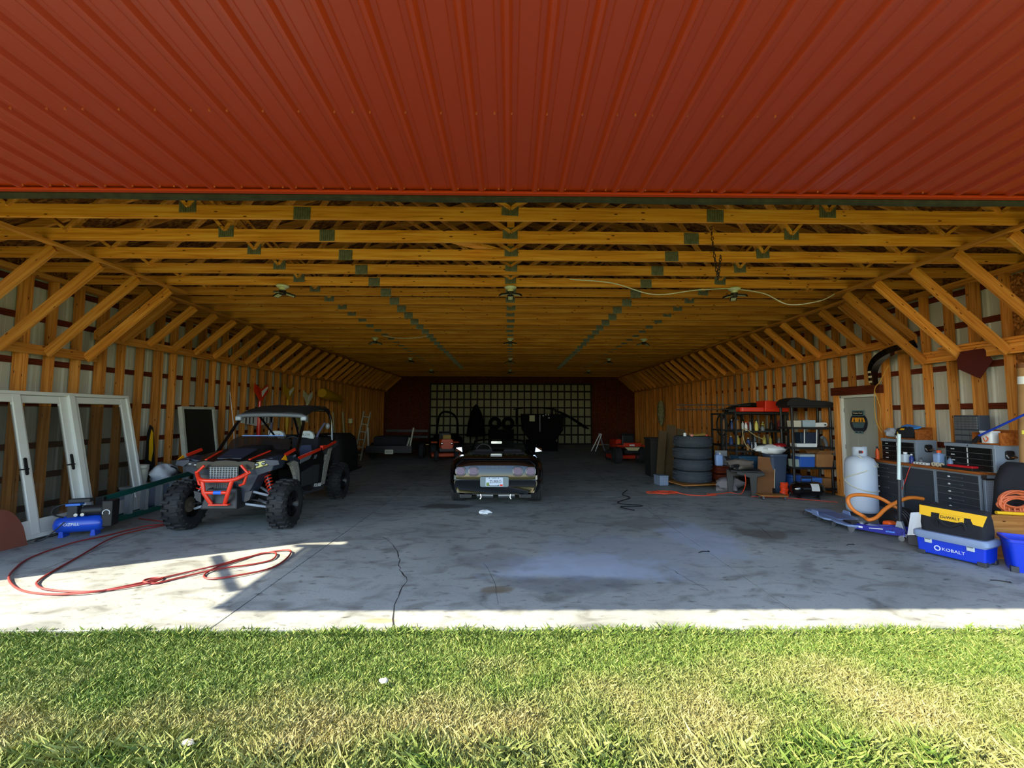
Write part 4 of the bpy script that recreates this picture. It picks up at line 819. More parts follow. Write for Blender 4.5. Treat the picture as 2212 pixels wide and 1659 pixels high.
dr_ = thing('power_drill', 'dark power drill lying on the grey cloth', 'drill', (4.72, 9.25, .55), R(30)); B().cyl((-.1, 0, .06), (.1, 0, .06), .035, n=12).o('body', BLK, dr_, True); B().box((.05, 0, .0), (.05, .05, .12), (0, .3, 0)).o('grip', BLK, dr_, bevel=.01); B().cyl((-.16, 0, .06), (-.1, 0, .06), .016, n=10).o('chuck', STEEL, dr_, True)
hp = thing('grey_tarp', 'crumpled grey tarpaulin heaped on the floor beside the tyre stack', 'tarpaulin', (4.80, 9.74, 0)); lump(0, 0, .15, .26, .17, .16, 31, .28, 20, 12, .95).o('tarp', mat('tarp_grey', (116, 112, 116), .9, bump=.3), hp, 50)
bj = thing('blue_jug', 'pale blue plastic jug among the clutter right of the tyres', 'jug', (4.87, 10.30, .497)); B().box((0, 0, .13), (.16, .12, .26)).o('body', mat('jug_blue', (150, 180, 235), .4), bj, bevel=.025); B().cyl((.03, 0, .26), (.03, 0, .30), .02, n=10).o('cap', WHP, bj); B().tube([(-.05, 0, .25), (-.02, 0, .30), (.03, 0, .27)], .01, 6).o('handle', 'jug_blue', bj)
jb = thing('wooden_crate', 'dark wooden crate behind the work stand carrying the blue jug', 'crate', (4.95, 10.4, 0)); 
for z in (.08, .24, .40): 
    for s in (-1, 1): B().box((0, s*.2, z), (.34, .02, .13)).o('slat', WGX, jb); B().box((s*.16, 0, z), (.02, .38, .13)).o('slat', WGX, jb)
B().box((0, 0, .485), (.36, .44, .02)).o('lid', WGX, jb)
fm = thing('metal_fender', 'curved grey metal fender leaning beside the tyre stack', 'fender', (4.95, 10.02, .06), R(30)); B().grid(lambda u, v: (-.2+.42*math.sin(u*1.5), -.06+.12*v+.03*math.sin(v*PI), .75*math.cos(u*1.35)-.05), 14, 4).o('panel', STEEL, fm, True, solid=.006)
# dollies under the stand
fd = thing('small_dolly', 'low wooden dolly on casters in front of the brown board', 'dolly', (5.24, 8.86, 0), R(-8)); B().box((0, 0, .085), (.5, .26, .02)).o('board', PLY, fd)
for x in (-.2, .2):
    for y in (-.09, .09): caster(fd, x, y, .08, .03)
# brown panel
bp_ = thing('brown_panel', 'brown hardboard panel with pale edge leaning on the blue wheeled bin', 'panel', (5.43, 9.42, 0), R(0)); bp_.rotation_euler = (R(-4), R(4), R(-18)); B().box((0, 0, .39), (.32, .018, .78)).o('board', mat('hardboard', (122, 78, 40), .8, var=.5, scale=5), bp_); B().box((.165, 0, .39), (.012, .02, .78)).o('edge_strip', mat('pale_edge', (214, 196, 160), .7), bp_)
# wheeled bin
bn = thing('wheeled_bin', 'dark blue plastic wheeled refuse bin beside the black shelf', 'bin', (5.74, 9.55, 0)); B().loft([[(x*s_, y*s_, z) for x, y in rrect(.36, .36, .06)] for z, s_ in ((.02, .72), (.4, .88), (.78, 1.0), (.80, 1.07), (.84, 1.07))]).o('body', mat('bin_blue', (58, 72, 96), .55, var=.3), bn, 30); 
for s in (-1, 1): b = B(); b.cyl((s*.14, -.16, .07), (s*.18, -.16, .07), .07, n=16); b.o('wheel', BLK, bn, True)
vb = thing('plastic_bag', 'white plastic bag with a red package lying on the wheeled bin', 'bag', (5.68, 9.5, .84)); lump(-.03, 0, .10, .30, .2, .11, 41, .2, 20, 10, .95).o('bag', WHP, vb, 50); lump(.1, -.08, .17, .15, .1, .07, 43, .15, 14, 8).o('red_package', mat('deep_red', (150, 20, 30), .35), vb, 50)
# black plastic shelf unit
sh = thing('shelf_unit', 'black plastic five-tier shelf unit beside the side door', 'shelf', (6.42, 9.52, 0)); SHZ = [.12, .56, .98, 1.40, 1.86]
for z in SHZ: B().box((0, 0, z), (.92, .46, .045)).o('shelf_board', BLK, sh, bevel=.008)
for x in (-.41, .41):
    for y in (-.19, .19):
        b = B(); b.cyl((x, y, 0), (x, y, 1.86), .026, n=12); b.o('post', BLK, sh, True)
def box_item(name, label, cat, loc, d, m_, rz=0, lid=None, group='things on the black shelf', lname='lid', bev=.01):
    t = thing(name, label, cat, loc, rz, group); lz = d[2]*.2 if lid else 0
    B().box((0, 0, (d[2]-lz)/2), (d[0], d[1], d[2]-lz), top=1.04).o('body', m_, t, bevel=bev)
    if lid: B().box((0, 0, d[2]-lz/2), (d[0]*1.06, d[1]*1.06, lz)).o(lname, lid, t, bevel=bev)
    return t
clear = mat('clear_tub', (170, 190, 205), .25); tub = mat('tub_blue', (48, 96, 190), .4)
box_item('storage_tote', 'blue tote with clear lid on the second shelf', 'tote', (6.28, 9.44, .583), (.30, .3, .27), tub, 0, clear)
cb = box_item('cardboard_box', 'open brown cardboard box on the second shelf', 'box', (6.66, 9.46, .583), (.36, .32, .27), CARD, .05)
for s in (-1, 1): B().box((s*.0, s*.17, .30), (.35, .14, .006), (s*.7, 0, 0)).o('flap', CARD, cb)
box_item('storage_tote', 'light blue tote on the bottom shelf', 'tote', (6.36, 9.42, .143), (.36, .32, .22), mat('tub_light', (70, 126, 214), .4), 0, 'tub_light')
box_item('storage_tote', 'dark blue tote on the bottom shelf next to the light blue one', 'tote', (6.08, 9.52, .143), (.2, .3, .26), mat('tub_dark', (40, 74, 140), .4), 0, 'tub_dark')
box_item('cardboard_box', 'small brown box at the end of the bottom shelf', 'box', (6.72, 9.5, .143), (.2, .28, .2), CARD)
box_item('electrical_box', 'small grey box with a dark window on the second shelf', 'box', (6.07, 9.42, .583), (.14, .16, .16), mat('box_greenish', (156, 170, 160), .5))
box_item('white_box', 'long white flat box on the third shelf', 'box', (6.28, 9.40, 1.003), (.42, .24, .075), WHP)
box_item('case', 'dark blue upright case on the third shelf', 'case', (6.45, 9.58, 1.003), (.34, .2, .3), mat('case_navy', (28, 44, 66), .5))
for x, w in ((6.30, 'left'), (6.56, 'right')):
    k = B(); k.bar((0, 0, 0), (.02, 0, .36), .02, .012); tag(k.o('white_strip', WHP, None, False, 0, (x, 9.40, 1.01 if x > 6.5 else 1.08)), 'thin white strip standing on the third shelf, %s of two' % w, 'strip', 'strips on the third shelf')
ff = thing('flexible_duct', 'grey striped flexible piece at the end of the third shelf', 'duct', (6.74, 9.42, 1.003), R(20)); B().tube(smooth_path([(-.06, 0, .20), (0, 0, .18), (.06, 0, .08), (.07, 0, .01)], 5), .035, 8).o('body', MG, ff, True)
bt = box_item('battery_charger', 'off-white wedge-shaped charger on the fourth shelf', 'charger', (6.11, 9.42, 1.423), (.18, .2, .14), mat('offwhite', (206, 200, 186), .5))
for i in range(3): B().box((.094, -.06+.06*i, .07), (.008, .03, .03)).o('socket', BLK, bt)
box_item('clear_case', 'clear plastic case of parts on the fourth shelf', 'case', (6.38, 9.45, 1.423), (.26, .24, .15), clear)
wt = thing('white_tool', 'white long-handled plastic tool lying on the fourth shelf', 'tool', (6.60, 9.36, 1.423)); B().prism([(-.2, .0), (.1, 0), (.16, .015), (.19, .05), (.17, .09), (.12, .1), (-.2, .09)], .03, MX((0, 0, 0), RX90)).o('body', WHP, wt, bevel=.01); B().prism(rrect(.05, .03, .014), .034, MX((.13, 0, .05), RX90)).o('hanging_hole', BLK, wt)
cv = thing('black_cover', 'curved black plastic cover lying across the top of the shelf unit', 'cover', (6.42, 9.50, 1.884)); B().loft([[(x, -.2, z), (x, .2, z), (x, .2, 0), (x, -.2, 0)] for x, z in ((-.52, .06), (-.45, .13), (-.3, .17), (-.15, .15), (0, .11), (.3, .10), (.48, .06), (.52, .03))]).o('shell', BLK, cv, 60)
# red sled on back shelving
bs = thing('back_shelving', 'long dark steel shelving along the right wall behind the tyre stack', 'shelf', (6.05, 11.2, 0))
for z in (.12, .50, .92, 1.30, 1.70): B().box((0, 0, z), (1.6, .55, .04)).o('shelf_board', mat('shelf_dark', (26, 27, 28), .7), bs)
for x in (-.78, 0, .78):
    for y in (-.25, .25): B().box((x, y, .86), (.04, .04, 1.72)).o('post', 'shelf_dark', bs)
rs_ = np.random.default_rng(5); cols = [WHP, MG, CARD, mat('oil_yellow', (206, 190, 90), .5), mat('bottle_dark', (30, 32, 34), .4), mat('bottle_blue', (40, 70, 130), .4), LG, mat('bottle_red', (130, 30, 24), .4)]
cn = ['white', 'grey', 'brown', 'yellow', 'black', 'blue', 'pale grey', 'dark red']; ORD = 'first second third fourth fifth sixth seventh eighth ninth tenth eleventh twelfth thirteenth fourteenth fifteenth sixteenth'.split(); lv = {.50: 'lower', .92: 'middle', 1.30: 'upper'}
for z in (.50, .92, 1.30):
    x = 5.32; k = 0
    while x < 6.8:
        j = int(rs_.integers(0, 8)); w = float(rs_.uniform(.05, .1)); h = float(rs_.uniform(.14, .27)); k += 1
        t = thing('bottle', '%s bottle, %s from the left on the %s board of the dark shelving' % (cn[j], ORD[k-1], lv[z]), 'bottle', (x+w/2, 11.0+float(rs_.uniform(0, .1)), z+.02), 0, 'bottles on the dark shelving')
        b = B(); b.lathe([(w*.5, 0), (w*.5, h*.65), (w*.2, h*.8), (w*.2, h*.9)], 12); b.o('body', cols[j], t, True); b = B(); b.cyl((0, 0, h*.9), (0, 0, h), w*.24, n=8); b.o('cap', cols[(j+3) % 8], t); x += w+float(rs_.uniform(.03, .12))
rsd = thing('red_sled', 'orange red plastic sled tray lying on top of the shelving', 'sled', (5.85, 10.25, 1.75), R(-6)); sm_ = mat('sled_red', (222, 48, 20), .4)
B().loft([[(x, -.2*s_, 0), (x, .2*s_, 0), (x, .24*s_, h_), (x, -.24*s_, h_)] for x, h_, s_ in ((.55, .20, 1), (.1, .26, 1), (.02, .26, 1))]).o('tub', sm_, rsd, bevel=.02); B().loft([[(x, -.16*s_, 0), (x, .16*s_, 0), (x, .16*s_, .11), (x, -.16*s_, .11)] for x, s_ in ((.03, 1), (-.45, 1), (-.5, .7))]).o('nose', sm_, rsd, bevel=.02)
sb2 = thing('storage_rack', 'dark steel rack under the red sled', 'rack', (5.75, 10.25, 0))
for z in (.3, .85, 1.30, 1.72): B().box((0, 0, z), (1.25, .5, .035)).o('shelf_board', 'shelf_dark', sb2)
for x in (-.6, .6):
    for y in (-.23, .23): B().box((x, y, .87), (.035, .035, 1.74)).o('post', 'shelf_dark', sb2)
for i, (x, z, c, h, w, l) in enumerate(((5.42, 1.32, WHP, .2, .06, 'white spray bottle'), (5.52, 1.32, LG, .22, .05, 'pale grey spray bottle'), (5.66, 1.32, 'oil_yellow', .24, .08, 'yellow bottle of glue'), (5.8, 1.32, MG, .12, .09, 'grey tin'), (5.45, .87, CARD, .16, .06, 'brown bottle'), (5.54, .87, STEEL, .2, .05, 'steel canister'), (5.63, .87, WHP, .2, .05, 'white canister'), (5.8, .87, clear, .14, .1, 'clear jar'))):
    t = thing('bottle', '%s on the rack under the red sled' % l if i != 7 else 'clear jar on the lower board of the rack under the red sled', 'bottle', (x, 10.08, z), 0, 'bottles on the rack'); b = B(); b.lathe([(w*.5, 0), (w*.5, h*.6), (w*.18, h*.8), (w*.18, h*.95)], 12); b.o('body', c, t, True); b = B(); b.box((.0, 0, h*.98), (w*.7, w*.4, h*.12)); b.o('cap', REDP if i == 0 else BLK, t)
tt = thing('storage_tote', 'dark teal blue tote on the low board of the rack', 'tote', (5.35, 10.05, .32), 0); B().box((0, 0, .2), (.42, .38, .4), top=1.08).o('body', mat('teal_tote', (38, 78, 108), .5), tt, bevel=.02); B().box((0, 0, .42), (.48, .44, .03)).o('lid', 'teal_tote', tt, bevel=.01)
pn = thing('sheet_metal_square', 'grey square sheet with a round hole standing on the wooden crate', 'panel', (5.0, 10.45, .497), R(-15)); B().box((0, 0, .17), (.26, .02, .34)).o('plate', MG, pn); B().cyl((0, -.012, .17), (0, -.009, .17), .045, n=14).o('hole', BLK, pn)
yh = B(); yh.tube(smooth_path([(5.78, 10.0, 1.12), (5.55, 9.96, 1.22), (5.33, 9.93, 1.36), (5.26, 9.93, 1.30), (5.30, 9.93, 1.05), (5.42, 9.93, .92), (5.55, 9.95, .90)], 6), .010, 6); tag(yh.o('yellow_hose', mat('tan_hose', (178, 158, 110), .6), None, True), 'tan cord draped over the front of the rack', 'cord')
# black air tank + orange coil hose
at = thing('air_tank', 'small black portable air tank with white label on the floor', 'tank', (6.03, 8.98, 0), R(-8)); B().lathe([(1e-4, -.32), (.06, -.315), (.12, -.28), (.15, -.22), (.155, -.15), (.155, .15), (.15, .22), (.12, .28), (.06, .315), (1e-4, .32)], 24, MX((0, 0, .18), (0, R(90), 0))).o('tank', GLOSSB, at, 60)
B().grid(lambda u, v: (.02+.15*u, -.157*math.cos(v*1.0-.1), .18+.157*math.sin(v*1.0-.1)), 2, 8).o('label_sticker', WHP, at)
for s in (-1, 1): B().box((s*.18, 0, .02), (.03, .24, .04)).o('foot', BLK, at)
B().tube([(-.1, 0, .33), (-.1, 0, .40), (.1, 0, .40), (.1, 0, .33)], .012, 8).o('handle', BLK, at)
ch = thing('coiled_hose', 'bright orange coiled air hose beside the black air tank', 'hose', (5.64, 9.10, 0)); B().tube([(.07*math.cos(t)+.01*math.sin(t*.2), .05*math.sin(t), .012+.022*t/6.28) for t in np.linspace(0, 6.28*13, 240)], .010, 6).o('coil', mat('coil_orange', (240, 70, 20), .4), ch, True); B().cyl((.09, 0, .0), (.12, -.02, .12), .01, n=8).o('coupling', STEEL, ch)
# propane tank
pt = thing('propane_tank', 'tall white propane cylinder with a pale hose coiled round it', 'gas cylinder', (5.97, 7.5, 0)); wp = mat('tank_white', (196, 208, 226), .4, var=.15, scale=3, dark=.9)
B().lathe([(.205, 0), (.205, .06), (.19, .065)], 32).o('foot_ring', mat('foot_dark', (44, 46, 50), .7), pt, True); B().lathe([(.19, .05), (.22, .07), (.226, .11), (.226, .82), (.22, .88), (.19, .945), (.12, .985), (.04, .995), (1e-4, .995)], 40).o('cylinder', wp, pt, 60)
b = B(); b.grid(lambda u, v: (.105*math.cos(-.5-u*4.6+PI*.3), .105*math.sin(-.5-u*4.6+PI*.3), .975+.17*v), 24, 1); b.o('collar', wp, pt, True, solid=.006); b = B(); b.cyl((0, 0, .97), (0, 0, 1.06), .025, n=10); b.box((0, -.02, 1.08), (.05, .07, .04)); b.o('valve', STEEL, pt); B().box((-.05, -.101, 1.06), (.09, .004, .05)).o('warning_label', mat('label_dark', (90, 60, 66), .5), pt); B().box((-.03, -.104, 1.06), (.02, .003, .03)).o('red_mark', REDP, pt)
hs = []
for t in np.linspace(0, 6.28*1.9, 44): hs.append((.235*math.cos(t-1.2), .235*math.sin(t-1.2), .62+.22*math.sin(t*.5+1.2)+.04*math.sin(t)))
B().tube([(.02, -.02, 1.03), (-.12, -.12, 1.0)]+hs, .010, 6).o('gas_hose', mat('hose_pale', (206, 204, 190), .5), pt, True)
# tool cabinets
cab = mat('cabinet_black', (52, 56, 64), .45, var=.2); cgr = mat('cabinet_grey', (132, 144, 160), .45)
CX, Y0, Y1, CD = 6.42, 5.98, 7.86, .46
bays = [('tool_cabinet', 7.20, 7.86, 'dark grey four-drawer tool cabinet at the end of the bench by the side door'), ('tool_cabinet', 6.62, 7.20, 'dark ribbed single-door tool cabinet in the middle of the bench'), ('tool_cabinet', 5.98, 6.62, 'dark grey seven-drawer tool cabinet with a pegboard end panel')]
for k, (nm, a, c_, lb) in enumerate(bays):
    t = thing(nm, lb, 'cabinet', (CX, (a+c_)/2, 0), 0, 'tool cabinets under the bench'); L_ = c_-a-.004; b = B()
    b.box((CD/2, 0, .46), (CD, L_, .82)); b.o('body', cgr, t, bevel=.004)
    fx = -.012
    if k == 1:
        d_ = B().box((fx, 0, .46), (.024, L_-.05, .76)).o('door', cab, t)
        for i in range(12): B().box((fx-.014, 0, .14+.058*i), (.006, L_-.07, .022)).o('rib', cab, d_)
        b = B(); b.tube([(fx-.02, L_/2-.07, .40), (fx-.045, L_/2-.07, .41), (fx-.045, L_/2-.07, .63), (fx-.02, L_/2-.07, .64)], .008, 8); b.o('handle', CHR, d_, True)
    else:
        n = 4 if k == 0 else 7
        hs_ = [.13, .16, .20, .25] if k == 0 else [.105]*7
        z = .85
        for i in range(n):
            h = hs_[i]; d_ = B().box((fx, 0, z-h/2), (.024, L_-.05, h-.008)).o('drawer', cab, t, bevel=.003)
            b = B(); b.box((fx-.022, .0, z-h/2), (.02, .20, .022)); b.o('handle', mat('handle_clear', (96, 104, 114), .25, metal=.5), d_, bevel=.004); B().sph((fx-.03, .09, z-h/2), (.012, .022, .012)).o('pull_end', mat('pull_pale', (214, 218, 222), .35), d_, True); z -= h  # pale pull paint stands in for bright reflections on chrome
    for s in (-1, 1): B().box((-.004, s*(L_/2-.012), .46), (.03, .024, .82)).o('corner_post', cgr, t)
    for x in (.05, CD-.05):
        for s in (-1, 1): B().cyl((x, s*(L_/2-.06), 0), (x, s*(L_/2-.06), .055), .022, n=8).o('foot', BLK, t)
    if k == 2:
        ep = B().box((CD/2+.01, -L_/2-.006, .44), (CD-.06, .012, .78)).o('pegboard_panel', mat('peg_grey', (146, 160, 182), .45), t)
        b = B()
        for i in range(13):
            for j in range(22): b.cyl((.08+.027*i, -L_/2-.0125, .12+.031*j), (.08+.027*i, -L_/2-.0135, .12+.031*j), .0045, n=6)
        stuff(b.o('peg_holes', mat('hole', (60, 70, 86), .8), ep)); b = B(); b.tube([(.0, -L_/2-.02, .82), (.0, -L_/2-.05, .82), (.40, -L_/2-.05, .82), (.40, -L_/2-.02, .82)], .011, 8); b.o('push_bar', BLK, t, True); B().box((0.02, -L_/2-.015, .845), (.07, .012, .045)).o('hinge_plate', STEEL, t)
wt_ = thing('worktop', 'long brown wooden worktop over the tool cabinets', 'worktop', (CX+CD/2-.03, (Y0+Y1)/2, .872)); B().box((0, 0, .02), (CD+.06, Y1-Y0+.05, .036)).o('board', HARD, wt_, bevel=.006)
WZ_ = .91
def chest(loc, L_, lb, open_first):
    t = thing('tool_chest', lb, 'tool chest', loc, 0, 'tool chests on the worktop'); D = .34
    b = B(); b.box((D/2, 0, .185), (D, L_, .37)); b.o('body', cgr, t, bevel=.006); B().box((-.004, 0, .345), (.02, L_, .05)).o('lid_edge', cgr, t, bevel=.004); B().cyl((-.02, 0, .345), (-.012, 0, .345), .008, n=8).o('lock', BLK, t)
    for col in range(2):
        for i in range(4):
            d_ = B().box((-.012, (.5-col)*(L_-.06)/2*1.0, .285-.08*i), (.02, (L_-.07)/2, .075)).o('drawer', mat('drawer_black', (14, 15, 17), .4), t, bevel=.003)
            B().box((-.026, (.5-col)*(L_-.06)/2+(.05 if not col else -.02), .285-.08*i), (.012, .05, .014)).o('pull', mat('pull_pale', (214, 218, 222), .35) if not col else 'drawer_black', d_, bevel=.004)  # chrome shine of the pulls is put into a pale paint
    for i in range(4): B().box((-.024, 0, .285-.08*i), (.006, .012, .06)).o('divider', mat('pull_pale', (214, 218, 222), .35), t)
    b = B(); b.prism(rrect(.12, .12, .03), .02, MX((D*.55, -L_/2-.01, .24), RX90)); b.o('side_handle_plate', BLK, t, bevel=.005); b = B(); b.tube([(D*.55-.055, -L_/2-.02, .24), (D*.55-.055, -L_/2-.045, .21), (D*.55+.055, -L_/2-.045, .21), (D*.55+.055, -L_/2-.02, .24)], .011, 8); b.o('side_handle', CHR, t, True)
    return t
chest((6.54, 7.38, WZ_), .66, 'grey and black tool chest at the end of the worktop near the side door', 0); chest((6.50, 6.20, WZ_), .68, 'grey and black tool chest at the near end of the worktop', 1)
CT = WZ_+.372
# things on the worktop
def bottle(loc, lb, h, w, c, capc, nm='bottle', grp='bottles on the worktop', sq=False):
    t = thing(nm, lb, 'bottle', loc, 0, grp); b = B()
    if sq: b.box((0, 0, h*.4), (w, w*.8, h*.8)).o('body', c, t, bevel=w*.15); b = B(); b.cyl((0, 0, h*.78), (0, 0, h*.86), w*.2, n=10); b.o('neck', c, t)
    else: b.lathe([(w/2, 0), (w/2, h*.62), (w*.2, h*.8), (w*.2, h*.86)], 14); b.o('body', c, t, True)
    b = B(); b.cyl((0, 0, h*.84), (0, 0, h), w*.24, n=10); b.o('cap', capc, t); return t
bottle((6.46, 7.72, WZ_), 'orange bottle with black cap at the far end of the worktop', .22, .06, ORG, BLK)
bottle((6.46, 7.17, WZ_), 'white plastic jug on the worktop in front of the far tool chest', .17, .11, mat('jug_white', (200, 214, 230), .4), WHP, 'jug', None, True)
bottle((6.47, 7.07, WZ_), 'small dark blue bottle beside the white jug', .15, .06, mat('navy', (30, 50, 130), .4), WHP)
bottle((6.50, 6.94, WZ_), 'small grey can beside the dark blue bottle', .1, .06, MG, DKG, 'can')
bottle((6.52, 6.66, WZ_), 'white and blue square can with orange top between the tool chests', .24, .12, mat('can_blue_white', (150, 178, 226), .4), ORG, 'can', None, True)
bottle((6.55, 6.57, WZ_), 'dark teal spray can between the tool chests', .22, .06, mat('teal', (36, 80, 92), .4), BLK, 'spray_can')
bottle((6.44, 6.42, WZ_), 'clear drink bottle with bluish label in front of the near tool chest', .17, .07, mat('label_blue', (110, 130, 160), .2), BLK)
ps = thing('power_strip', 'white power strip lying on the worktop', 'power strip', (6.43, 6.86, WZ_), R(4)); B().box((0, 0, .02), (.05, .22, .035)).o('housing', WHP, ps, bevel=.005)
for i in range(4): B().box((-.026, -.08+.05*i, .02), (.003, .018, .014)).o('outlet', BLK, ps)
rcs = thing('red_case', 'flat black and red tool case in front of the near tool chest', 'case', (6.43, 6.27, WZ_), R(3)); B().box((0, 0, .018), (.12, .42, .036)).o('base', BLK, rcs, bevel=.006); B().box((-.01, -.04, .05), (.10, .34, .03)).o('lid', mat('case_red', (196, 30, 36), .4), rcs, bevel=.008)
for i in range(3): b = B(); b.lathe([(.018, 0), (.032, 0), (.032, .02), (.018, .02)], 14, MX((0, 0, .032), (0, R(90), 0)), True); tag(b.o('tape_roll', mat('tape_cream', (216, 206, 180), .6), None, True, 0, (6.42, 6.66-.066*i, WZ_)), 'cream tape roll standing on the worktop edge, %s of three' % ('left', 'middle', 'right')[i], 'tape', 'tape rolls on the worktop')
sc = thing('scissors', 'black handled scissors at the far end of the worktop', 'scissors', (6.43, 7.8, WZ_+.006))
for s in (-1, 1): B().tube([(.02*math.cos(a), s*.03+.02*math.sin(a), .008) for a in np.linspace(0, 6.28, 12, endpoint=False)], .006, 6, True).o('handle', BLK, sc); B().bar((.02, s*.01, .008), (.12, -s*.01, .008), .012, .004).o('blade', STEEL, sc)
rcd = B(); rcd.tube(smooth_path([(6.45, 6.92, WZ_+.01), (6.42, 7.0, WZ_+.01), (6.375, 7.03, .80), (6.37, 7.10, .62), (6.36, 7.16, .48)], 6), .006, 6); rcd = rcd.o('red_cord', mat('cord_thin_red', (206, 62, 50), .5), None, True); rcd.parent = ps; rcd.matrix_parent_inverse = MX(ps.location, ps.rotation_euler).inverted()
# things on the chests
def tray(loc, lb, L_):
    t = thing('wooden_tray', lb, 'tray', loc); B().box((.14, 0, .10), (.02, L_, .2)).o('back_board', HARD, t)
    for s in (-1, 1): B().box((.0, s*L_/2, .08), (.28, .018, .17)).o('side_board', HARD, t)
    B().box((0, 0, .01), (.28, L_, .018)).o('base_board', HARD, t); B().sph((.125, 0, .15), .014).o('knob', STEEL, t, True); return t
tray((6.72, 7.38, CT), 'brown wooden tray standing on the far tool chest', .56); tray((6.70, 6.02, CT), 'brown wooden tray at the end of the near tool chest', .34)
bg = thing('tool_bag', 'black bag with bright blue top and yellow strap on the far tool chest', 'bag', (6.66, 7.26, CT+.02)); lump(-.06, 0, .09, .12, .18, .10, 51, .15, 16, 10, .95).o('bag', FAB, bg, 50); B().box((-.02, -.03, .185), (.12, .24, .03), (.15, -.3, 0)).o('blue_flap', mat('sky_blue', (50, 140, 225), .4), bg, bevel=.01); B().tube(smooth_path([(-.13, .10, .08), (-.14, .0, .145), (-.13, -.12, .10)], 5), .02, 6).o('yellow_strap', YEL, bg); B().box((-.15, .08, .03), (.004, .05, .10), (.5, 0, 0)).o('paper_tag', WHP, bg)
pb_ = thing('plastic_bag', 'small clear plastic bag on the far tool chest beside the wooden tray', 'bag', (6.60, 7.55, CT+.02)); lump(0, 0, .08, .09, .11, .08, 55, .25, 14, 9, .95).o('bag', mat('bag_clear', (170, 176, 190), .25), pb_, 50)
og = thing('parts_organizer', 'grey small-parts organizer with clear drawers on the near tool chest', 'organizer', (6.64, 6.36, CT), R(-4)); OW, OH = .38, .40; B().box((.09, 0, OH/2), (.15, OW, OH)).o('cabinet', mat('organizer_grey', (58, 66, 80), .5), og, bevel=.006)
od = mat('drawer_smoke', (98, 102, 106), .3)
for r_ in range(7):
    nc = 6 if r_ > 1 else 3; hh = .042 if r_ > 1 else .075; z = .03+.0375+.082*r_ if r_ < 2 else .215+.037*(r_-2)
    for c_ in range(nc): d_ = B().box((.008, (c_+.5)/nc*(OW-.03)-(OW-.03)/2, z), (.02, (OW-.03)/nc-.008, hh-.012 if r_ < 2 else .030)).o('drawer', od, og)
wb2 = thing('white_tub', 'white tub with orange cable ties on the near tool chest', 'tub', (6.62, 6.02, CT+.02)); B().loft([[(x*s_, y*s_, z) for x, y in rrect(.14, .16, .03)] for z, s_ in ((0, .85), (.14, 1.0), (.145, 1.08), (.165, 1.08))]).o('pot', WHP, wb2, 30); B().tube(smooth_path([(-.075, .02, .07), (-.09, -.02, .02), (-.085, -.05, .06), (-.08, -.02, .09)], 4), .006, 6).o('cable_tie', ORG, wb2)
bp2 = thing('blue_pole', 'long bright blue pole leaning from the near tool chest towards the right edge', 'pole', (0, 0, 0)); B().tube([(6.50, 6.05, 1.40), (6.42, 5.60, 1.60), (6.30, 5.0, 1.86)], .014, 10).o('shaft', mat('pole_blue', (36, 76, 220), .35), bp2, True); B().tube([(6.52, 6.14, 1.31), (6.50, 6.05, 1.40)], [.03, .018], 10).o('brush_head', BLK, bp2, True)
tbx = thing('cardboard_tube', 'tall cardboard tube with labels standing against the right wall', 'tube', (6.62, 5.66, 0), 0); b = B(); b.cyl((0, 0, 0), (.12, 0, 2.33), .062, n=24); b.o('tube', mat('kraft', (170, 130, 84), .8, var=.3), tbx, True); b = B(); b.grid(lambda u, v: (.1075+.0045*v-.0645*math.cos(u*1.4-.5), -.0645*math.sin(u*1.4-.5)-.0, 2.09+.10*v), 8, 1); b.o('shipping_label', WHP, tbx); b = B(); b.grid(lambda u, v: (.075+.003*v-.0645*math.cos(u*.6+.2), -.0645*math.sin(u*.6+.2), 1.44+.05*v), 6, 1); b.o('yellow_label', mat('yellow_label', (236, 226, 80), .6), tbx); b = B(); b.cyl((.118, 0, 2.3), (.121, 0, 2.36), .066, n=24); b.o('end_cap', mat('kraft_dark', (120, 74, 36), .7), tbx)
# floor jack with handle
jk = thing('floor_jack', 'dark blue trolley jack with a tall upright handle on the floor', 'jack', (5.21, 6.24, 0), math.atan2(-.51, .31)); jb_ = mat('jack_blue', (22, 34, 150), .3, coat=.6)
for s in (-1, 1): B().prism([(-.32, .045), (-.32, .10), (-.1, .12), (.22, .17), (.30, .15), (.30, .06), (.1, .045)], .012, MX((0, s*.09, 0), RX90)).o('side_plate', jb_, jk, bevel=.004)
B().box((-.02, 0, .095), (.5, .15, .05)).o('lift_arm', jb_, jk, bevel=.01); B().cyl((-.22, 0, .12), (-.22, 0, .14), .05, n=16).o('saddle', STEEL, jk, True)
for x, r_ in ((-.30, .045), (.27, .035)):
    for s in (-1, 1): b = B(); b.cyl((x, s*.115-.02, r_), (x, s*.115+.02, r_), r_, n=16); b.o('roller', CHR, jk, True)
b = B(); b.box((-.22, -.097, .085), (.09, .003, .025)); b.o('brand_plate', WHP, jk); B().box((-.02, -.098, .10), (.16, .003, .01), (0, -.12, 0)).o('white_line', WHP, jk); B().box((.14, -.098, .09), (.10, .003, .018), (0, -.1, 0)).o('lettering_patch', mat('patch_blue', (80, 140, 240), .4), jk)
B().prism([(-.06, .10), (.06, .10), (.025, .24), (-.025, .24)], .07, MX((.22, 0, 0), RX90)).o('handle_socket', LG, jk, bevel=.006); b = B(); b.cyl((.22, 0, .2), (.235, .0, .80), .024, n=14); b.o('handle_grip', mat('grip_black', (34, 38, 48), .5), jk, True); b = B(); b.cyl((.235, 0, .80), (.25, .05, 1.42), .021, n=14); b.o('handle_tube', mat('tube_white', (200, 220, 224), .4), jk, True)
b = B()
for i in range(9): b.sph((.12+.05*(i % 4), -.1, .08+.025*(i % 3)), .007, 6, 4)
stuff(b.o('bolt_heads', CHR, jk))
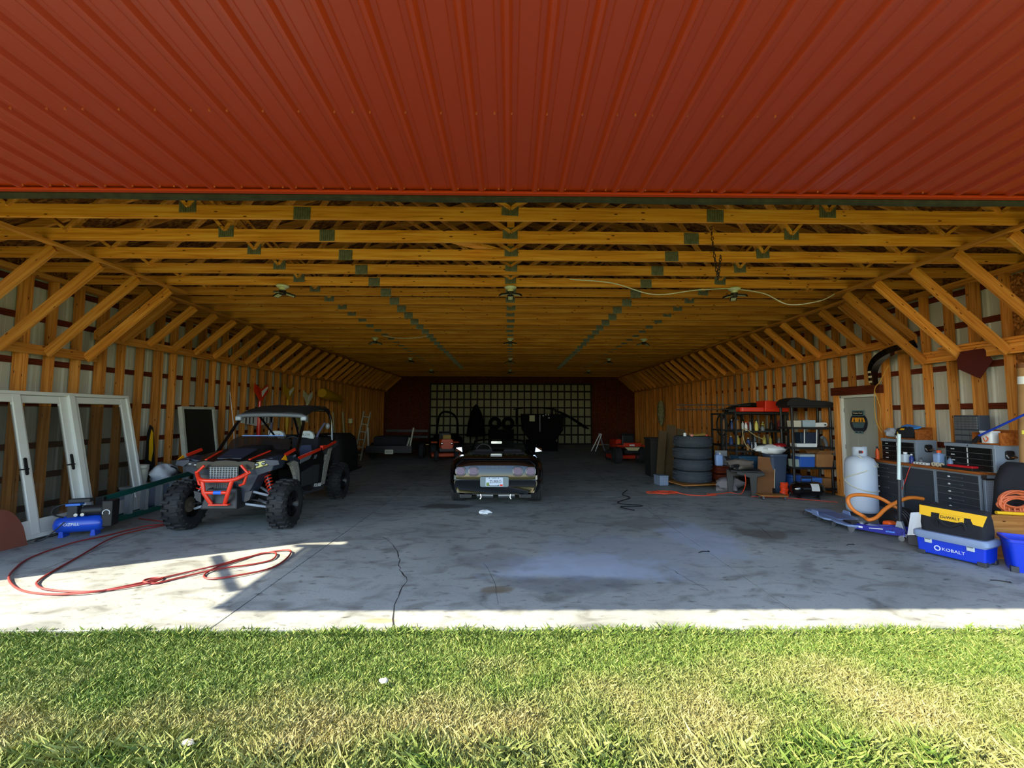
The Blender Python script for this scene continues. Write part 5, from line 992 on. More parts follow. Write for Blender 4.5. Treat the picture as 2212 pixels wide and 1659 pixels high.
# creeper
cr_ = thing('mechanic_creeper', 'blue grey moulded mechanic creeper board on small casters', 'creeper', (5.12, 6.95, 0), R(-96)); crm = mat('creeper_blue', (128, 150, 196), .4, var=.2)
ot = [(-.58, .10), (-.52, .20), (-.36, .20), (-.30, .15), (-.24, .24), (.10, .26), (.2, .2), (.34, .22), (.55, .18), (.58, .10)]; ot = ot+[(x, -y) for x, y in reversed(ot)]
B().prism(ot, .03, MX((0, 0, .085))).o('board', crm, cr_, bevel=.012); B().box((0, 0, .105), (.5, .26, .02)).o('body_pad', mat('pad_blue', (100, 120, 166), .5), cr_, bevel=.008)
B().box((.44, 0, .115), (.2, .24, .03)).o('head_rest', BLK, cr_, bevel=.012)
for s in (-1, 1):
    B().prism([(-.26, .10), (-.05, .10), (-.08, .16), (-.22, .16)], .02, MX((0, s*.24, 0), RX90)).o('side_wing', crm, cr_, bevel=.008)
    for x in (-.5, -.12, .25): caster(cr_, x, s*.2, .08, .035)
# shop vacuum with orange hose
vc = thing('shop_vacuum', 'black shop vacuum lying on the floor with a thick orange hose', 'vacuum', (5.55, 6.42, 0), R(15)); B().lathe([(1e-4, -.20), (.14, -.19), (.17, -.12), (.17, .10), (.13, .18), (1e-4, .2)], 20, MX((.1, 0, .17), (0, R(80), 0))).o('drum', BLK, vc, 40); 
for i in range(4): b = B(); b.lathe([(.172, 0), (.178, .006), (.172, .012)], 20, MX((.02+.05*i, 0, .17), (0, R(80), 0))); b.o('rib', mat('rib_dark', (44, 46, 50), .5), vc, True)
B().box((-.16, -.06, .10), (.14, .12, .16)).o('motor_housing', ORG, vc, bevel=.03); B().lathe([(.03, 0), (.05, .01), (.05, .03), (.03, .04)], 16, MX((-.18, -.13, .06), RX90)).o('wheel', BLK, vc, True)
hpz = [(5.62, 6.30, .20), (5.38, 6.32, .34), (5.25, 6.40, .44), (5.08, 6.48, .49), (4.93, 6.46, .46), (4.90, 6.40, .36), (4.98, 6.3, .24), (5.06, 6.2, .20), (5.2, 6.22, .30), (5.36, 6.26, .38), (5.58, 6.30, .47), (5.76, 6.32, .51), (5.92, 6.36, .47)]
hpz = [(5.60, 6.40, .34), (5.45, 6.5, .46), (5.25, 6.55, .50), (5.06, 6.55, .49), (4.98, 6.52, .42), (5.02, 6.48, .30), (5.12, 6.42, .22), (5.10, 6.30, .20), (5.2, 6.28, .24), (5.36, 6.30, .36), (5.58, 6.32, .46), (5.76, 6.34, .50), (5.95, 6.36, .48)]
B().tube([tuple(Matrix.Rotation(-R(15), 4, 'Z') @ (Vector(p)-Vector((5.55, 6.42, 0)))) for p in smooth_path(hpz, 6)], .026, 10).o('hose', mat('hose_orange', (224, 124, 40), .5), vc, True)
wbx = thing('machine_case', 'white and black machine case behind the yellow and black bag', 'case', (5.78, 6.0, 0), R(-20)); B().box((0, 0, .18), (.3, .36, .36)).o('body', DKG, wbx, bevel=.02)
for i in range(3): B().box((-.155, .0, .20+.045*i), (.02, .2, .03)).o('white_rib', WHP, wbx, bevel=.006)
B().tube(smooth_path([(-.06, -.1, .36), (-.02, .0, .47), (.05, .1, .46), (.1, .14, .36)], 5), .03, 8).o('carry_handle', DKG, wbx, True); B().sph((-.05, .0, .38), (.06, .04, .03)).o('red_button', mat('brick_red', (140, 50, 34), .4), wbx, True)
pbg = thing('paper_bag', 'crumpled white paper sheet leaning beside the blue toolbox', 'paper', (5.28, 5.72, .0), R(-40)); B().grid(lambda u, v: (-.12+.24*u+.05*v, .02*math.sin(u*5)+.1*v, .12+.28*v+.03*u), 6, 6).o('sheet', WHP, pbg, solid=.004); B().box((0, .05, .06), (.24, .16, .12)).o('base_box', DKG, pbg, bevel=.01)
# toolbox and bag
TA = math.atan2(-.54, .23); tx = thing('tool_box', 'blue plastic toolbox with grey lid and two latches', 'toolbox', (5.27, 5.25, 0), TA); kb_ = mat('toolbox_blue', (16, 56, 200), .35); kg = mat('toolbox_lid', (134, 152, 186), .4)
B().box((0, 0, .115), (.60, .28, .19), top=1.04).o('body', kb_, tx, bevel=.015)
for s in (-1, 1):
    for s2 in (-1, 1): B().box((s*.27, s2*.115, .025), (.08, .07, .05)).o('corner_foot', DKG, tx, bevel=.008)
    B().box((s*.19, -.156, .195), (.07, .018, .09)).o('latch', mat('latch_pale', (190, 200, 206), .35), tx, bevel=.006); B().box((s*.19, -.168, .195), (.05, .006, .012)).o('latch_gap', MG, tx)
B().loft([[(x*s_, y*s_, z) for x, y in rrect(.68, .36, .05)] for z, s_ in ((.20, .94), (.225, 1.0), (.27, 1.0), (.285, .95))]).o('lid', kg, tx, 30); B().box((0, -.15, .215), (.56, .012, .03)).o('lid_band', MG, tx)
text('brand_lettering', 'KOBALT', .05, mat('letter_white', (225, 232, 245), .5), tx, (.035, -.1515, .105), (R(91), 0, 0), .001, 1.1); B().tube([(-.11+.026*math.cos(a), -.150, .105+.026*math.sin(a)) for a in np.linspace(0, 6.28, 16, endpoint=False)], .006, 6, True).o('gear_logo', 'letter_white', tx)
dw = thing('tool_bag', 'black canvas tool bag with a yellow band standing on the blue toolbox', 'bag', (5.29, 5.25, .285), TA)
B().loft([[(x*s_, y*t_, z) for x, y in rrect(.60, .26, .06)] for z, s_, t_ in ((0, .98, .98), (.08, 1.0, 1.05), (.2, .99, .85), (.29, .97, .45), (.31, .95, .2))]).o('bag_body', FAB, dw, 40)
def band(poly): return [(x, -.148+.30*max(0, z-.10), z) for x, z in poly]
yb = B(); 
for poly in ([(-.30, .29), (-.18, .285), (-.18, .17), (-.29, .18)], [(-.18, .285), (.18, .275), (.18, .215), (-.18, .225)], [(-.10, .226), (.12, .222), (.12, .15), (-.10, .155)], [(.18, .275), (.31, .27), (.28, .15), (.20, .16), (.18, .2)]): yb.add(band(poly), [tuple(range(len(poly)))])
yb.o('yellow_band', YEL, dw, solid=.006); text('brand_lettering', 'DeWALT', .045, BLK, dw, (.0, -.128, .19), (R(90-17), 0, 0), .002, 1.0)
for s in (-1, 1): B().tube(smooth_path([(-.12, s*.14, .08), (-.10, s*.165, .16), (0, s*.17, .10), (.12, s*.165, .16), (.14, s*.14, .08)], 5), .014, 8).o('carry_strap', FAB, dw, True)
# plywood, bin, coil on the right edge
pw = thing('plywood_sheet', 'plywood offcut standing on edge behind the blue bin', 'plywood', (6.05, 5.18, 0), R(-30)); pw.rotation_euler = (R(-10), 0, R(-8)); B().prism([(-.40, 0), (.75, 0), (.75, .48), (-.28, .50), (-.42, .30)], .018, MX((0, 0, 0), RX90)).o('sheet', PLY, pw)
yt = thing('yellow_handle_tool', 'tool with a yellow handle resting on the plywood edge', 'tool', (6.0, 5.24, .50), R(-8)); b = B(); b.cyl((-.2, 0, .025), (.10, 0, .015), .02, n=10); b.o('handle', YEL, yt, True); b = B(); b.cyl((.10, 0, .015), (.2, 0, .01), .012, n=8); b.o('shaft', BLK, yt)
bb_ = thing('blue_bin', 'open bright blue plastic bin at the right edge of the picture', 'bin', (5.70, 4.80, 0), R(-35)); B().loft([[(x*s_, y*s_, z) for x, y in rrect(.50, .36, .05)] for z, s_ in ((.0, .86), (.31, .98), (.315, 1.05), (.345, 1.05), (.345, .96), (.03, .84))]).o('body', kb_, bb_, 30)
B().box((-.21, -.145, .03), (.06, .05, .06)).o('corner_foot', DKG, bb_); B().box((-.02, -.17, .06), (.22, .012, .06)).o('white_label', WHP, bb_)
jkt = thing('black_jacket', 'black coat draped over a stand at the right edge', 'coat', (6.40, 5.62, 0)); B().loft([[(w*math.cos(a)+dx, .11*(1+.2*math.sin(3*a))*math.sin(a), z) for a in np.linspace(0, 6.28, 18, endpoint=False)] for z, w, dx in ((0, .24, 0), (.3, .26, 0), (.6, .22, .02), (.85, .20, .04), (1.02, .14, .08), (1.08, .05, .1))]).o('coat', FAB, jkt, 60)
oc = thing('extension_cord', 'thick coil of orange extension cord hung at the right edge', 'cord', (6.16, 5.36, .62)); B().tube(smooth_path([(p[0], p[1]*.4, p[2]) for p in [(.20*math.cos(t)*(1+.1*math.sin(t*1.7)), .05*math.sin(t*.9), .10*math.sin(t)+.05*math.sin(t*.37)) for t in np.linspace(0, 6.28*11, 120)]], 2), .011, 6).o('coil', mat('cord_peach', (214, 110, 68), .55), oc, True)
for i in range(3): B().tube(smooth_path([(-.12+.07*i, -.02, -.06), (-.10+.07*i, -.03, -.2-.03*i), (.0+.05*i, -.02, -.22), (.06, -.02, -.06)], 4), .010, 6).o('loose_loop', 'cord_peach', oc, True)
rc2 = thing('red_bucket', 'dark red bucket under the orange cord coil', 'bucket', (6.22, 5.40, .0)); b = B(); b.lathe([(.10, 0), (.13, .46), (.14, .46), (.14, .49), (.12, .49), (.09, .02), (1e-4, .02)], 24); b.o('pail', mat('pail_red', (140, 40, 30), .5), rc2, True); B().tube([(.14*math.cos(a), -.02, .47-.1*math.sin(a)) for a in np.linspace(0, PI, 12)], .004, 6).o('handle', STEEL, rc2)
# high on the right wall
bmp = thing('bumper_cover', 'black plastic car bumper cover hung over the wall ledger', 'bumper', (6.72, 7.55, 2.45)); pts = smooth_path([(0, .42, -.22), (-.02, .40, .0), (-.06, .22, .18), (-.04, -.05, .30), (.05, -.35, .36)], 5)
B().loft([[(p.x-.10, p.y, p.z), (p.x-.11, p.y+.04, p.z+.10), (p.x+.02, p.y+.04, p.z+.14), (p.x+.04, p.y, p.z)] for p in pts]).o('cover', GLOSSB, bmp, 40)
for i in range(3): B().box((-.125, .40+.005*i, -.16+.09*i), (.012, .06, .035)).o('sticker', mat('sticker', (206, 196, 160), .5), bmp)
rp_ = B(); rp_.tube(smooth_path([(6.60, 7.55, 2.55), (6.60, 7.75, 2.28), (6.62, 7.9, 2.12), (6.66, 7.95, 1.6), (6.7, 7.88, 1.36)], 5), .007, 6); rp_.tube(smooth_path([(6.62, 7.9, 2.12), (6.64, 7.82, 1.8), (6.66, 7.86, 1.5), (6.6, 7.7, 1.40)], 5), .006, 6); tag(rp_.o('yellow_rope', mat('rope_yellow', (206, 156, 66), .7), None, True), 'yellow rope hanging from the wall ledger beside the side door', 'rope')
hx = thing('hanging_plaque', 'dark red brown six-sided board hanging from the ledger', 'plaque', (6.79, 6.33, 2.43), R(-55)); B().prism([(-.12, .20), (.12, .22), (.20, .04), (.06, -.22), (-.16, -.06), (-.17, .08)], .02, MX((0, 0, 0), (R(90), 0, 0))).o('board', mat('plaque_red', (66, 16, 10), .8, spec=.2), hx); b = B(); b.tube([(0, 0, .2), (.05, .05, .26)], .004, 5); b.o('cord', BLK, hx)
for i, (x, z, y0, y1, c) in enumerate(((6.86, 2.694, 5.2, 7.3, 'lower pale'), (6.86, 2.739, 5.0, 6.9, 'upper pale'))):
    k = B(); k.cyl((x, y0, z), (x, y1, z), .022, n=12); tag(k.o('wooden_pole', WY, None, True), '%s wooden pole lying along the right wall ledger' % c, 'pole', 'poles on the ledger')
# sign on the door
sg = thing('door_sign', 'dark round sign with an orange sunset scene on the side door', 'sign', (6.938, 8.70, 1.53)); sgm = mat('sign_dark', (22, 26, 44), .4); A_ = (R(90), 0, R(-90))
B().prism([(.215*math.cos(a), .205*math.sin(a)) for a in np.linspace(0, 2*PI, 40, endpoint=False)], .012, MX((0, 0, 0), A_)).o('disc', sgm, sg); B().prism(rrect(.30, .11, .025), .016, MX((-.003, 0, .19), A_)).o('top_banner', mat('sign_teal', (92, 128, 134), .5), sg); B().prism(rrect(.26, .075, .015), .018, MX((-.004, 0, .185), A_)).o('banner_field', BLK, sg)
text('sign_lettering', 'Walden Pond', .042, mat('sign_cream', (214, 206, 180), .6), sg, (-.0145, 0, .19), A_, .001)
B().prism([(-.17, .02), (-.14, .10), (.14, .10), (.17, .02)], .014, MX((-.001, 0, 0), A_)).o('sunset', mat('sunset', (232, 160, 30), .5), sg); B().prism([(-.12, -.1), (-.16, .0), (.16, .0), (.12, -.1)], .0135, MX((-.001, 0, 0), A_)).o('lake', mat('lake', (76, 104, 112), .5), sg); B().box((-.0075, 0, .015), (.004, .34, .008)).o('shoreline', 'rope_yellow', sg)
for i, x in enumerate((-.10, .03, .10)): B().prism([(-.02, 0), (.02, 0), (0, .09)], .002, MX((-.0085, -x, .02), A_)).o('tree', BLK, sg)
B().prism(rrect(.20, .05, .015), .016, MX((-.003, 0, -.19), A_)).o('bottom_banner', 'sign_teal', sg); B().box((-.012, .04, -.185), (.004, .06, .022)).o('plate_mark', BLK, sg); B().box((-.012, -.045, -.185), (.004, .06, .022)).o('plate_mark', BLK, sg)
# ================================================================ CEILING FITTINGS
lr = thing('ceiling_light', 'x', 'light', (0, 0, 0), 0, 'folding shop lights under the trusses')
b = B(); b.lathe([(1e-4, .0), (.09, .0), (.10, -.015), (.085, -.035), (.05, -.05), (.045, -.085), (1e-4, -.085)], 20); b.o('socket_base', mat('lamp_white', (225, 228, 215), .4), lr, 50)
b = B(); b.cyl((0, 0, -.085), (0, 0, -.15), .055, .045, n=14); b.o('lamp_core', BLK, lr, True)
for k in range(3):
    a = 2*PI*k/3+.5; p = B(); p.box((.12, 0, 0), (.15, .10, .018)); 
    for j in range(4): p.box((.12, -.036+.024*j, .014), (.14, .005, .012))
    w_ = p.o('lamp_wing', mat('lamp_black', (18, 18, 20), .45), lr, loc=(0, 0, -.115), rot=(0, R(14), a)); B().box((.12, 0, -.0105), (.12, .075, .004)).o('led_panel', mat('led_panel', (206, 206, 170), .4), w_)
rows = [('front', 7.06), ('second', 11.62), ('third', 16.1), ('rear', 20.6)]; colx = [('left', -3.68), ('middle', 0), ('right', 3.66)]; first = True
for rn, y in rows:
    for cn_, x in colx:
        lb = 'white and black folding shop light, %s one of the %s row' % (cn_, rn); yy = 4.588+.6096*round((y-4.588)/.6096)
        if first: lr.location = (x, yy, ZC); lr['label'] = lb; first = False
        else: dup(lr, None, (x, yy, ZC), random.uniform(0, 2), lb)
cab_ = B(); cab_.tube(smooth_path([(.9, 6.55, 3.73), (1.6, 6.75, 3.735), (2.3, 6.9, 3.60), (3.0, 6.95, 3.69), (3.6, 7.0, 3.735)], 8), .008, 6); tag(cab_.o('white_cable', WHP, None, True), 'white cable looping between the trusses right of centre', 'cable')
cab_ = B(); cab_.tube(smooth_path([(3.75, 7.05, 3.735), (4.2, 7.1, 3.68), (4.6, 7.1, 3.50), (5.1, 7.1, 3.56), (5.40, 7.15, 3.69)], 8), .008, 6); tag(cab_.o('white_cable', WHP, None, True), 'white cable sagging towards the right knee braces', 'cable')
cab_ = B(); cab_.tube(smooth_path([(-3.4, 11.65, 3.76), (-3.0, 11.65, 3.70), (-2.6, 11.65, 3.70), (-2.2, 11.65, 3.76)], 6), .008, 6); tag(cab_.o('white_cable', WHP, None, True), 'short white cable sagging beside the second row of lights', 'cable')
hc = thing('hanging_chain', 'dark steel chain hanging in a loop from the second truss', 'chain', (2.42, 5.14, 0)); lk = B(); lk.tube([(.013*math.cos(a), 0, .024*math.sin(a)) for a in np.linspace(0, 6.28, 10, endpoint=False)], .005, 5, True); lm = lk.mesh('link'); chm = mat('chain_dark', (34, 28, 24), .6, metal=.5)
for i in range(22):
    t = i/21; x = .0+.10*t; z = 3.93-.72*math.sin(min(1, t*1.0)*PI*.5)**.9 if t < .62 else 3.30+(t-.62)*.75
    link('link', lm, chm, hc, (x*1.2, .03*t, z if t < .62 else min(z, 3.6)), (0, R(10), R(90*(i % 2))))
# ================================================================ BACK OF THE BARN
def wheel(parent, x, y, r, w, m_=None, rimc=STEEL):
    b = B(); b.lathe([(r*.5, -w*.4), (r*.8, -w*.5), (r, -w*.35), (r, w*.35), (r*.8, w*.5), (r*.5, w*.4)], 24, MX((x, y, r), (0, R(90), 0)), True); o_ = b.o('wheel', m_ or RUB, parent, 40); c_ = B(); c_.cyl((x-w*.38, y, r), (x+w*.38, y, r), r*.52, n=16); c_.o('rim', rimc, o_, True)
tr = thing('utility_trailer', 'black utility trailer with stakes and a small white licence plate near the left wall', 'trailer', (-4.25, 15.6, 0)); B().box((0, 1.3, .5), (1.6, 2.6, .12)).o('bed', BLK, tr); B().box((0, .0, .42), (1.6, .06, .2)).o('tail_beam', BLK, tr)
wheel(tr, -.92, 1.3, .3, .2); wheel(tr, .92, 1.3, .3, .2)
lp2 = B().box((.02, -.05, .36), (.29, .01, .15)).o('license_plate', mat('plate_white', (214, 214, 196), .5), tr); text('plate_number', 'EK5743', .095, BLK, lp2, (.02, -.057, .355), RX90, .001, .72)
for x, dx, h in ((-.72, -.05, .75), (.72, .12, .75), (.6, .1, .4)): B().bar((x, .02, .45), (x+dx, .1, .45+h), .05, .05).o('stake', mat('stake_pale', (170, 166, 150), .6), tr)
for z in (.75, 1.0): B().bar((-.8, 2.5, z), (.9, 2.5, z), .04, .1).o('front_rail', BLK, tr)
B().box((0, .6, .72), (1.2, .9, .32)).o('covered_load', FAB, tr, bevel=.06)
cvm = thing('covered_machine', 'large black covered machine against the left wall behind the utility vehicle', 'machine', (-5.3, 13.2, 0)); B().loft([[(x*s_, y*s_, z) for x, y in rrect(1.2, 1.5, .2)] for z, s_ in ((0, 1.0), (.5, 1.0), (.95, .9), (1.1, .7))]).o('cover', mat('tarp_black', (10, 10, 11), .8), cvm, 40); B().box((0, 0, .02), (1.3, 1.6, .04)).o('base_frame', BLK, cvm)
al = thing('leaning_ladder', 'pale aluminium ladder leaning near the left wall beyond the covered machine', 'ladder', (-5.55, 16.2, 0)); al.rotation_euler = (R(-8), R(8), 0)
for s in (-1, 1): B().box((s*.12, 0, .9), (.04, .06, 1.8)).o('rail', mat('ladder_pale', (150, 146, 128), .5), al)
for i in range(6): B().box((0, 0, .2+.28*i), (.24, .04, .04)).o('rung', 'ladder_pale', al)
for i, (x, y) in enumerate(((-6.2, 15.9), (-6.0, 16.3))): k = B(); k.bar((0, 0, 0), (-.15, 0, 1.75), .09, .03); tag(k.o('pale_plank', mat('plank_pale', (170, 158, 120), .7), None, False, 0, (x, y, 0)), '%s pale plank standing by the leaning ladder' % ('left' if i == 0 else 'right'), 'plank', 'planks by the ladder')
def tractor(loc, lb, hood, rz, name='garden_tractor'):
    t = thing(name, lb, 'tractor', loc, rz); B().loft([[(x*s_, y, z) for x, z in rrect(.5, .34, .08)] for y, s_ in ((-.75, .8), (-.68, 1), (-.1, 1), (0, .95))]).o('hood', hood, t, 40, loc=(0, 0, .62)); B().box((0, .1, .42), (.5, 1.6, .12)).o('frame', BLK, t); wheel(t, -.36, -.5, .19, .15); wheel(t, .36, -.5, .19, .15); wheel(t, -.42, .6, .28, .24); wheel(t, .42, .6, .28, .24)
    B().loft([[(-.22, y, z), (.22, y, z), (.22, y+.1, z), (-.22, y+.1, z)] for y, z in ((.45, .62), (.48, .95), (.54, 1.02))]).o('seat_back', BLK, t, bevel=.03); B().box((0, .3, .6), (.46, .42, .1)).o('seat_base', BLK, t, bevel=.03)
    for s in (-1, 1): B().box((s*.40, .6, .62), (.24, .62, .05)).o('fender', hood, t, bevel=.02)
    B().tube([(.0+.17*math.cos(a), .08+.05*math.sin(a), .90+.12*math.sin(a)) for a in np.linspace(0, 6.28, 18, endpoint=False)], .014, 6, True).o('steering_wheel', BLK, t, True); B().cyl((0, -.05, .6), (0, .08, .9), .02, n=8).o('steering_column', BLK, t); B().box((0, .05, .2), (1.05, .75, .14)).o('mower_deck', hood, t, bevel=.04); return t
orm = mat('tractor_orange', (206, 70, 20), .4); tg = tractor((-2.38, 16.4, 0), 'orange garden tractor parked left of the car', orm, R(12)); B().box((.02, -.3, .86), (.28, .24, .14)).o('yellow_box', mat('ochre', (150, 120, 40), .6), tg)
for s in (-1, 1): B().sph((s*.17, -.76, .64), (.05, .02, .04)).o('headlamp', CHR, tg, True)
tm2 = tractor((4.05, 15.9, 0), 'red riding mower parked on the right beyond the tyre stack', mat('mower_red', (196, 48, 20), .4), R(186), 'riding_mower'); B().box((0, .93, .66), (.62, .05, .13)).o('rear_panel', 'mower_red', tm2, bevel=.015); B().box((.02, .96, .645), (.18, .01, .05)).o('white_plate', WHP, tm2); B().prism([(-.26, .02), (.26, .02), (.16, -.08), (-.18, -.09)], .02, MX((0, .95, .55), RX90)).o('pale_guard', mat('pale_tan', (206, 196, 150), .6), tm2)
wl_ = thing('push_mower', 'dark push mower with pale fittings right of the red riding mower', 'mower', (5.0, 14.9, 0), R(160)); B().loft([[(x*s_, y*s_, z) for x, y in rrect(.55, .75, .12)] for z, s_ in ((.1, 1), (.24, .95), (.3, .7))]).o('deck', BLK, wl_, 40); B().cyl((0, 0, .3), (0, 0, .45), .14, n=16).o('engine', DKG, wl_, True)
for s in (-1, 1):
    for y in (-.3, .3): wheel(wl_, s*.3, y, .1, .05, None, LG)
    B().tube([(s*.2, .3, .25), (s*.2, .95, .95)], .013, 6).o('handle_tube', LG, wl_)
B().tube([(-.2, .95, .95), (.2, .95, .95)], .013, 6).o('handle_bar', LG, wl_)
sh_l = thing('white_sawhorse', 'small white folding trestle standing on the right near the back', 'trestle', (4.1, 20.4, 0))
for dy in (0, .16): 
    B().bar((-.35+dy, -dy, 0), (.05+dy*.3, -dy, .78), .035, .035).o('leg', WHP, sh_l); B().bar((.28, dy, 0), (.06, dy, .78), .03, .03).o('leg', MG, sh_l)
B().bar((.05, -.2, .78), (.05, .2, .78), .06, .05).o('top_bar', WHP, sh_l); B().bar((.2, 0, .3), (.45, 0, .3), .03, .03).o('brace', MG, sh_l)
bo = thing('covered_boat', 'dark boat under a canopy in front of the back door', 'boat', (1.5, 21.3, 0)); bkm = mat('hull_black', (6, 6, 7), .8, spec=.1)
B().loft([[(x*s_, y, z*h_+.35) for x, z in ((-1.0, 1.0), (-.95, .45), (-.5, 0), (.5, 0), (.95, .45), (1.0, 1.0))] for y, s_, h_ in ((-1.3, .95, 1.35), (0, 1, 1.35), (1.4, .8, 1.3), (2.2, .1, 1.3))]).o('hull', bkm, bo, bevel=.02); B().grid(lambda u, v: (-1.35+2.0*u, -1.2+1.8*v, 1.92+.10*math.sin(u*PI)-.04*(v-.5)**2), 10, 4).o('canopy', bkm, bo, True, solid=.03); B().grid(lambda u, v: (.65+1.5*u, -1.0+1.4*v, 1.86-.85*u**1.3), 8, 3).o('tarp_slope', bkm, bo, True, solid=.03)
for x, y in ((-1.2, -1.0), (.6, -1.0), (-1.2, .4), (.6, .4)): B().cyl((x, y, 1.2), (x, y, 1.92), .03, n=8).o('canopy_post', bkm, bo)
B().cyl((-.15, -1.35, .9), (-.15, -1.35, 1.66), .016, n=8).o('bright_pole', LG, bo); B().box((-.5, -1.3, 1.5), (.24, .03, .27)).o('white_card', mat('card_olive', (170, 168, 130), .6), bo); B().box((0, .2, .2), (1.4, 2.4, .4)).o('trailer_frame', bkm, bo)
for x, z in ((.0, 1.62), (.12, 1.66), (.24, 1.66), (.26, 1.52)): B().sph((x, -1.36, z), .03, 8, 5).o('reflector', WHP, bo)
pa = thing('closed_parasol', 'tall dark closed parasol standing by the back door left of centre', 'parasol', (-1.75, 22.7, 0)); B().lathe([(.3, 0), (.3, .06), (.04, .08)], 16).o('base', BLK, pa); B().cyl((0, 0, .05), (0, 0, 2.2), .025, n=8).o('pole', BLK, pa); B().lathe([(.5, .55), (.42, 1.2), (.30, 1.7), (.12, 2.1), (.02, 2.18)], 14).o('folded_canopy', bkm, pa, True)
sr_ = thing('spare_wheel_rack', 'two dark spare wheels mounted upright on a low rack by the back door', 'wheel rack', (-.45, 22.6, 0)); B().box((0, 0, .45), (1.3, .4, .9)).o('rack_body', bkm, sr_)
for x in (-.32, .34): b = B(); b.lathe([(.14, -.1), (.28, -.12), (.33, -.08), (.33, .08), (.28, .12), (.14, .1)], 24, MX((x, 0, 1.22), RX90), True); b.o('spare_wheel', bkm, sr_, 40)
rbk = thing('dark_quad', 'dark quad with a roll bar left of the back door', 'quad', (-3.0, 21.0, 0)); B().box((0, 0, .55), (1.0, 1.8, .4)).o('body', bkm, rbk, bevel=.1); B().tube(smooth_path([(-.5, .2, .7), (-.42, .2, 1.5), (-.2, .2, 1.78), (.2, .2, 1.72), (.46, .2, 1.4), (.5, .2, .7)], 5), .05, 8).o('roll_bar', bkm, rbk, True)
for x in (-.55, .55):
    for y in (-.6, .6): wheel(rbk, x, y, .3, .24, bkm, bkm)
# right-hand wall, mid depth
hg = thing('hanging_net', 'long pale green bundle hanging on the right wall behind the tyre stack', 'net', (6.72, 21.0, 1.1)); hg.location = (6.74, 19.6, 1.15)
B().tube([(0, 0, 1.15), (0, 0, 1.0), (0, .02, .6), (0, .0, .25), (0, 0, 0)], [.06, .13, .16, .12, .02], 10).o('bundle', mat('net_pale', (150, 150, 112), .7, var=.9, scale=9, dark=.25), hg, True)
bk = thing('wall_bicycle', 'dark bicycle hung on the right wall behind the tyre stack', 'bicycle', (6.70, 13.4, 1.35)); 
for dy in (-.5, .5): b = B(); b.tube([(0, dy+.33*math.cos(a), .33*math.sin(a)) for a in np.linspace(0, 6.28, 24, endpoint=False)], .022, 6, True); b.o('tyre', RUB, bk, True)
for p_, q_ in (((0, -.5, 0), (0, -.3, .45)), ((0, -.3, .40), (0, .28, .42)), ((0, .28, .48), (0, .1, -.05)), ((0, .1, -.05), (0, -.3, .38)), ((0, .1, -.05), (0, .5, 0)), ((0, .5, 0), (0, .27, .38))): B().tube([p_, q_], .018, 8).o('frame_tube', mat('bike_frame', (40, 44, 50), .4), bk)
B().box((0, .29, .5), (.1, .24, .05)).o('saddle', BLK, bk, bevel=.02); B().tube([(-.2, -.3, .5), (.05, -.3, .5)], .012, 6).o('handlebar', STEEL, bk)
ms = thing('steel_mast', 'pale steel lattice mast lying across the top of the dark shelving', 'mast', (5.15, 11.1, 1.76), R(-6))
for z, y in ((.05, -.08), (.05, .08), (.17, 0)): B().cyl((-.9, y, z), (.9, y, z), .012, n=8).o('mast_tube', STEEL, ms)
for i in range(9): B().tube([(-.85+.2*i, -.08, .05), (-.75+.2*i, 0, .17), (-.65+.2*i, .08, .05)], .006, 5).o('lacing', STEEL, ms)
for i, (x, y, h, w) in enumerate(((3.95, 11.7, 1.25, .2), (4.2, 11.78, 1.4, .24), (4.48, 11.84, 1.3, .2))): k = B(); k.box((0, 0, h/2), (w, .03, h)); tag(k.o('leaning_plank', mat('plank_dark', (74, 56, 26), .8, var=.5), None, False, 0, (x, y, 0.01), (R(-6), R(6), R(-10))), 'dark brown plank leaning behind the tyre stack, %s of three' % ('left', 'middle', 'right')[i], 'plank', 'planks behind the tyres')
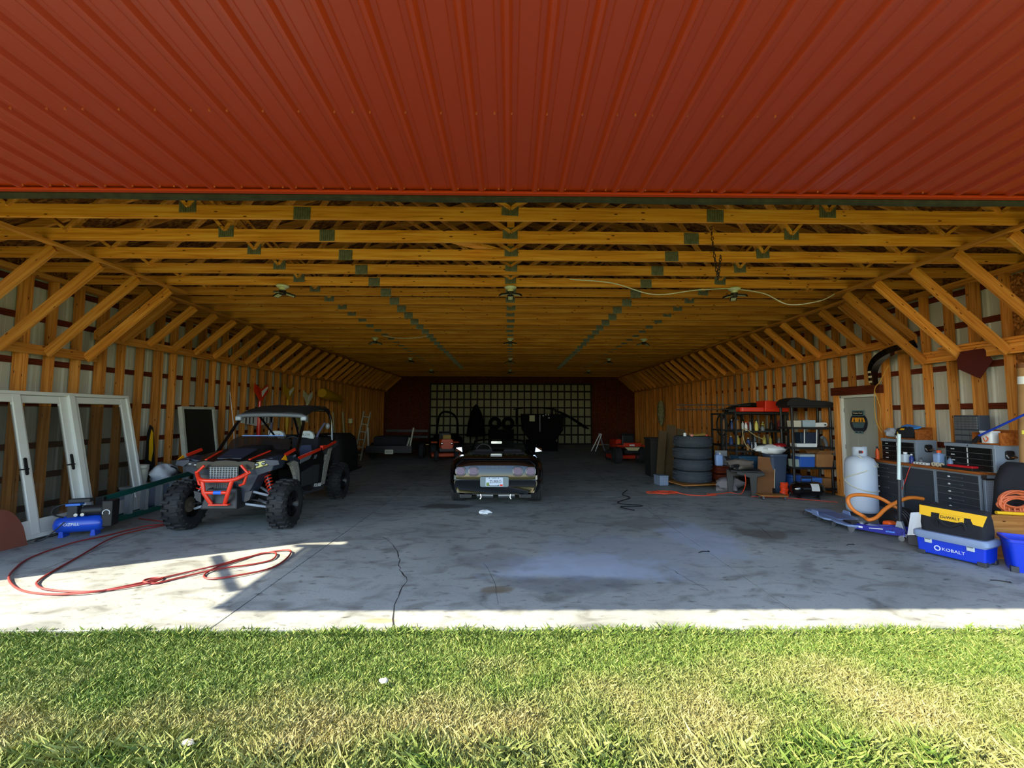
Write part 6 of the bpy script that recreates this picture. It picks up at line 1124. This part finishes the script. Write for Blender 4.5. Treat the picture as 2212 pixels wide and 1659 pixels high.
prp = thing('plank_prop', 'dark upright chest that the brown planks lean on behind the tyre stack', 'chest', (4.3, 12.2, 0)); B().box((0, 0, .5), (1.0, .5, 1.0)).o('body', mat('chest_dark', (20, 18, 16), .8), prp, bevel=.02); B().box((0, 0, 1.02), (1.04, .54, .05)).o('lid', 'chest_dark', prp, bevel=.01)
dk = thing('black_kayak', 'black plastic hull lying on the shelving beside the red sled', 'hull', (5.75, 11.15, 1.72), 0); dk.location = (6.15, 11.2, 1.73); B().loft([[(x, y*s_, z*s_+.0) for y, z in ((-.26, .0), (-.28, .15), (-.12, .26), (.12, .26), (.28, .15), (.26, 0))] for x, s_ in ((-.62, .4), (-.4, .8), (0, 1), (.5, 1), (.66, .5))]).o('hull', BLK, dk, bevel=.03)
wh = B(); wh.box((0, 0, 0), (.14, .006, .006)); 
# star and lamp on the left wall
st_ = thing('wall_star', 'small pale metal star hung on the left wall studs', 'star', (-6.88, 18.3, 1.62)); B().prism([((.12 if i % 2 == 0 else .05)*math.cos(2*PI*i/10+PI/2), (.12 if i % 2 == 0 else .05)*math.sin(2*PI*i/10+PI/2)) for i in range(10)], .01, MX((0, 0, 0), (R(90), 0, R(90)))).o('star', mat('star_pale', (170, 160, 120), .5), st_)
jr = thing('jar_lamp', 'small pale jar standing on a wall bracket on the left', 'jar', (-6.80, 18.9, 1.28)); B().lathe([(.09, 0), (.1, .03), (.08, .1), (.1, .17), (.09, .2)], 14).o('jar', mat('jar_cream', (226, 222, 170), .4), jr, True); B().box((-.04, 0, -.012), (.24, .2, .02)).o('bracket', WX, jr)

for i, (x, y, lb) in enumerate(((-.78, 2.87, 'small white stone lying in the lawn left of centre'), (-1.62, 2.36, 'scrap of white paper lying in the dry grass'))):
    lump(0, 0, .02, .03, .022, .018, 60+i, .2, 10, 6).o('lawn_stone' if i == 0 else 'lawn_paper', mat('stone_pale', (176, 172, 160), .8), None, 60, 0, (x, y, .0)); tag(C.objects[-1], lb, 'stone' if i == 0 else 'paper')
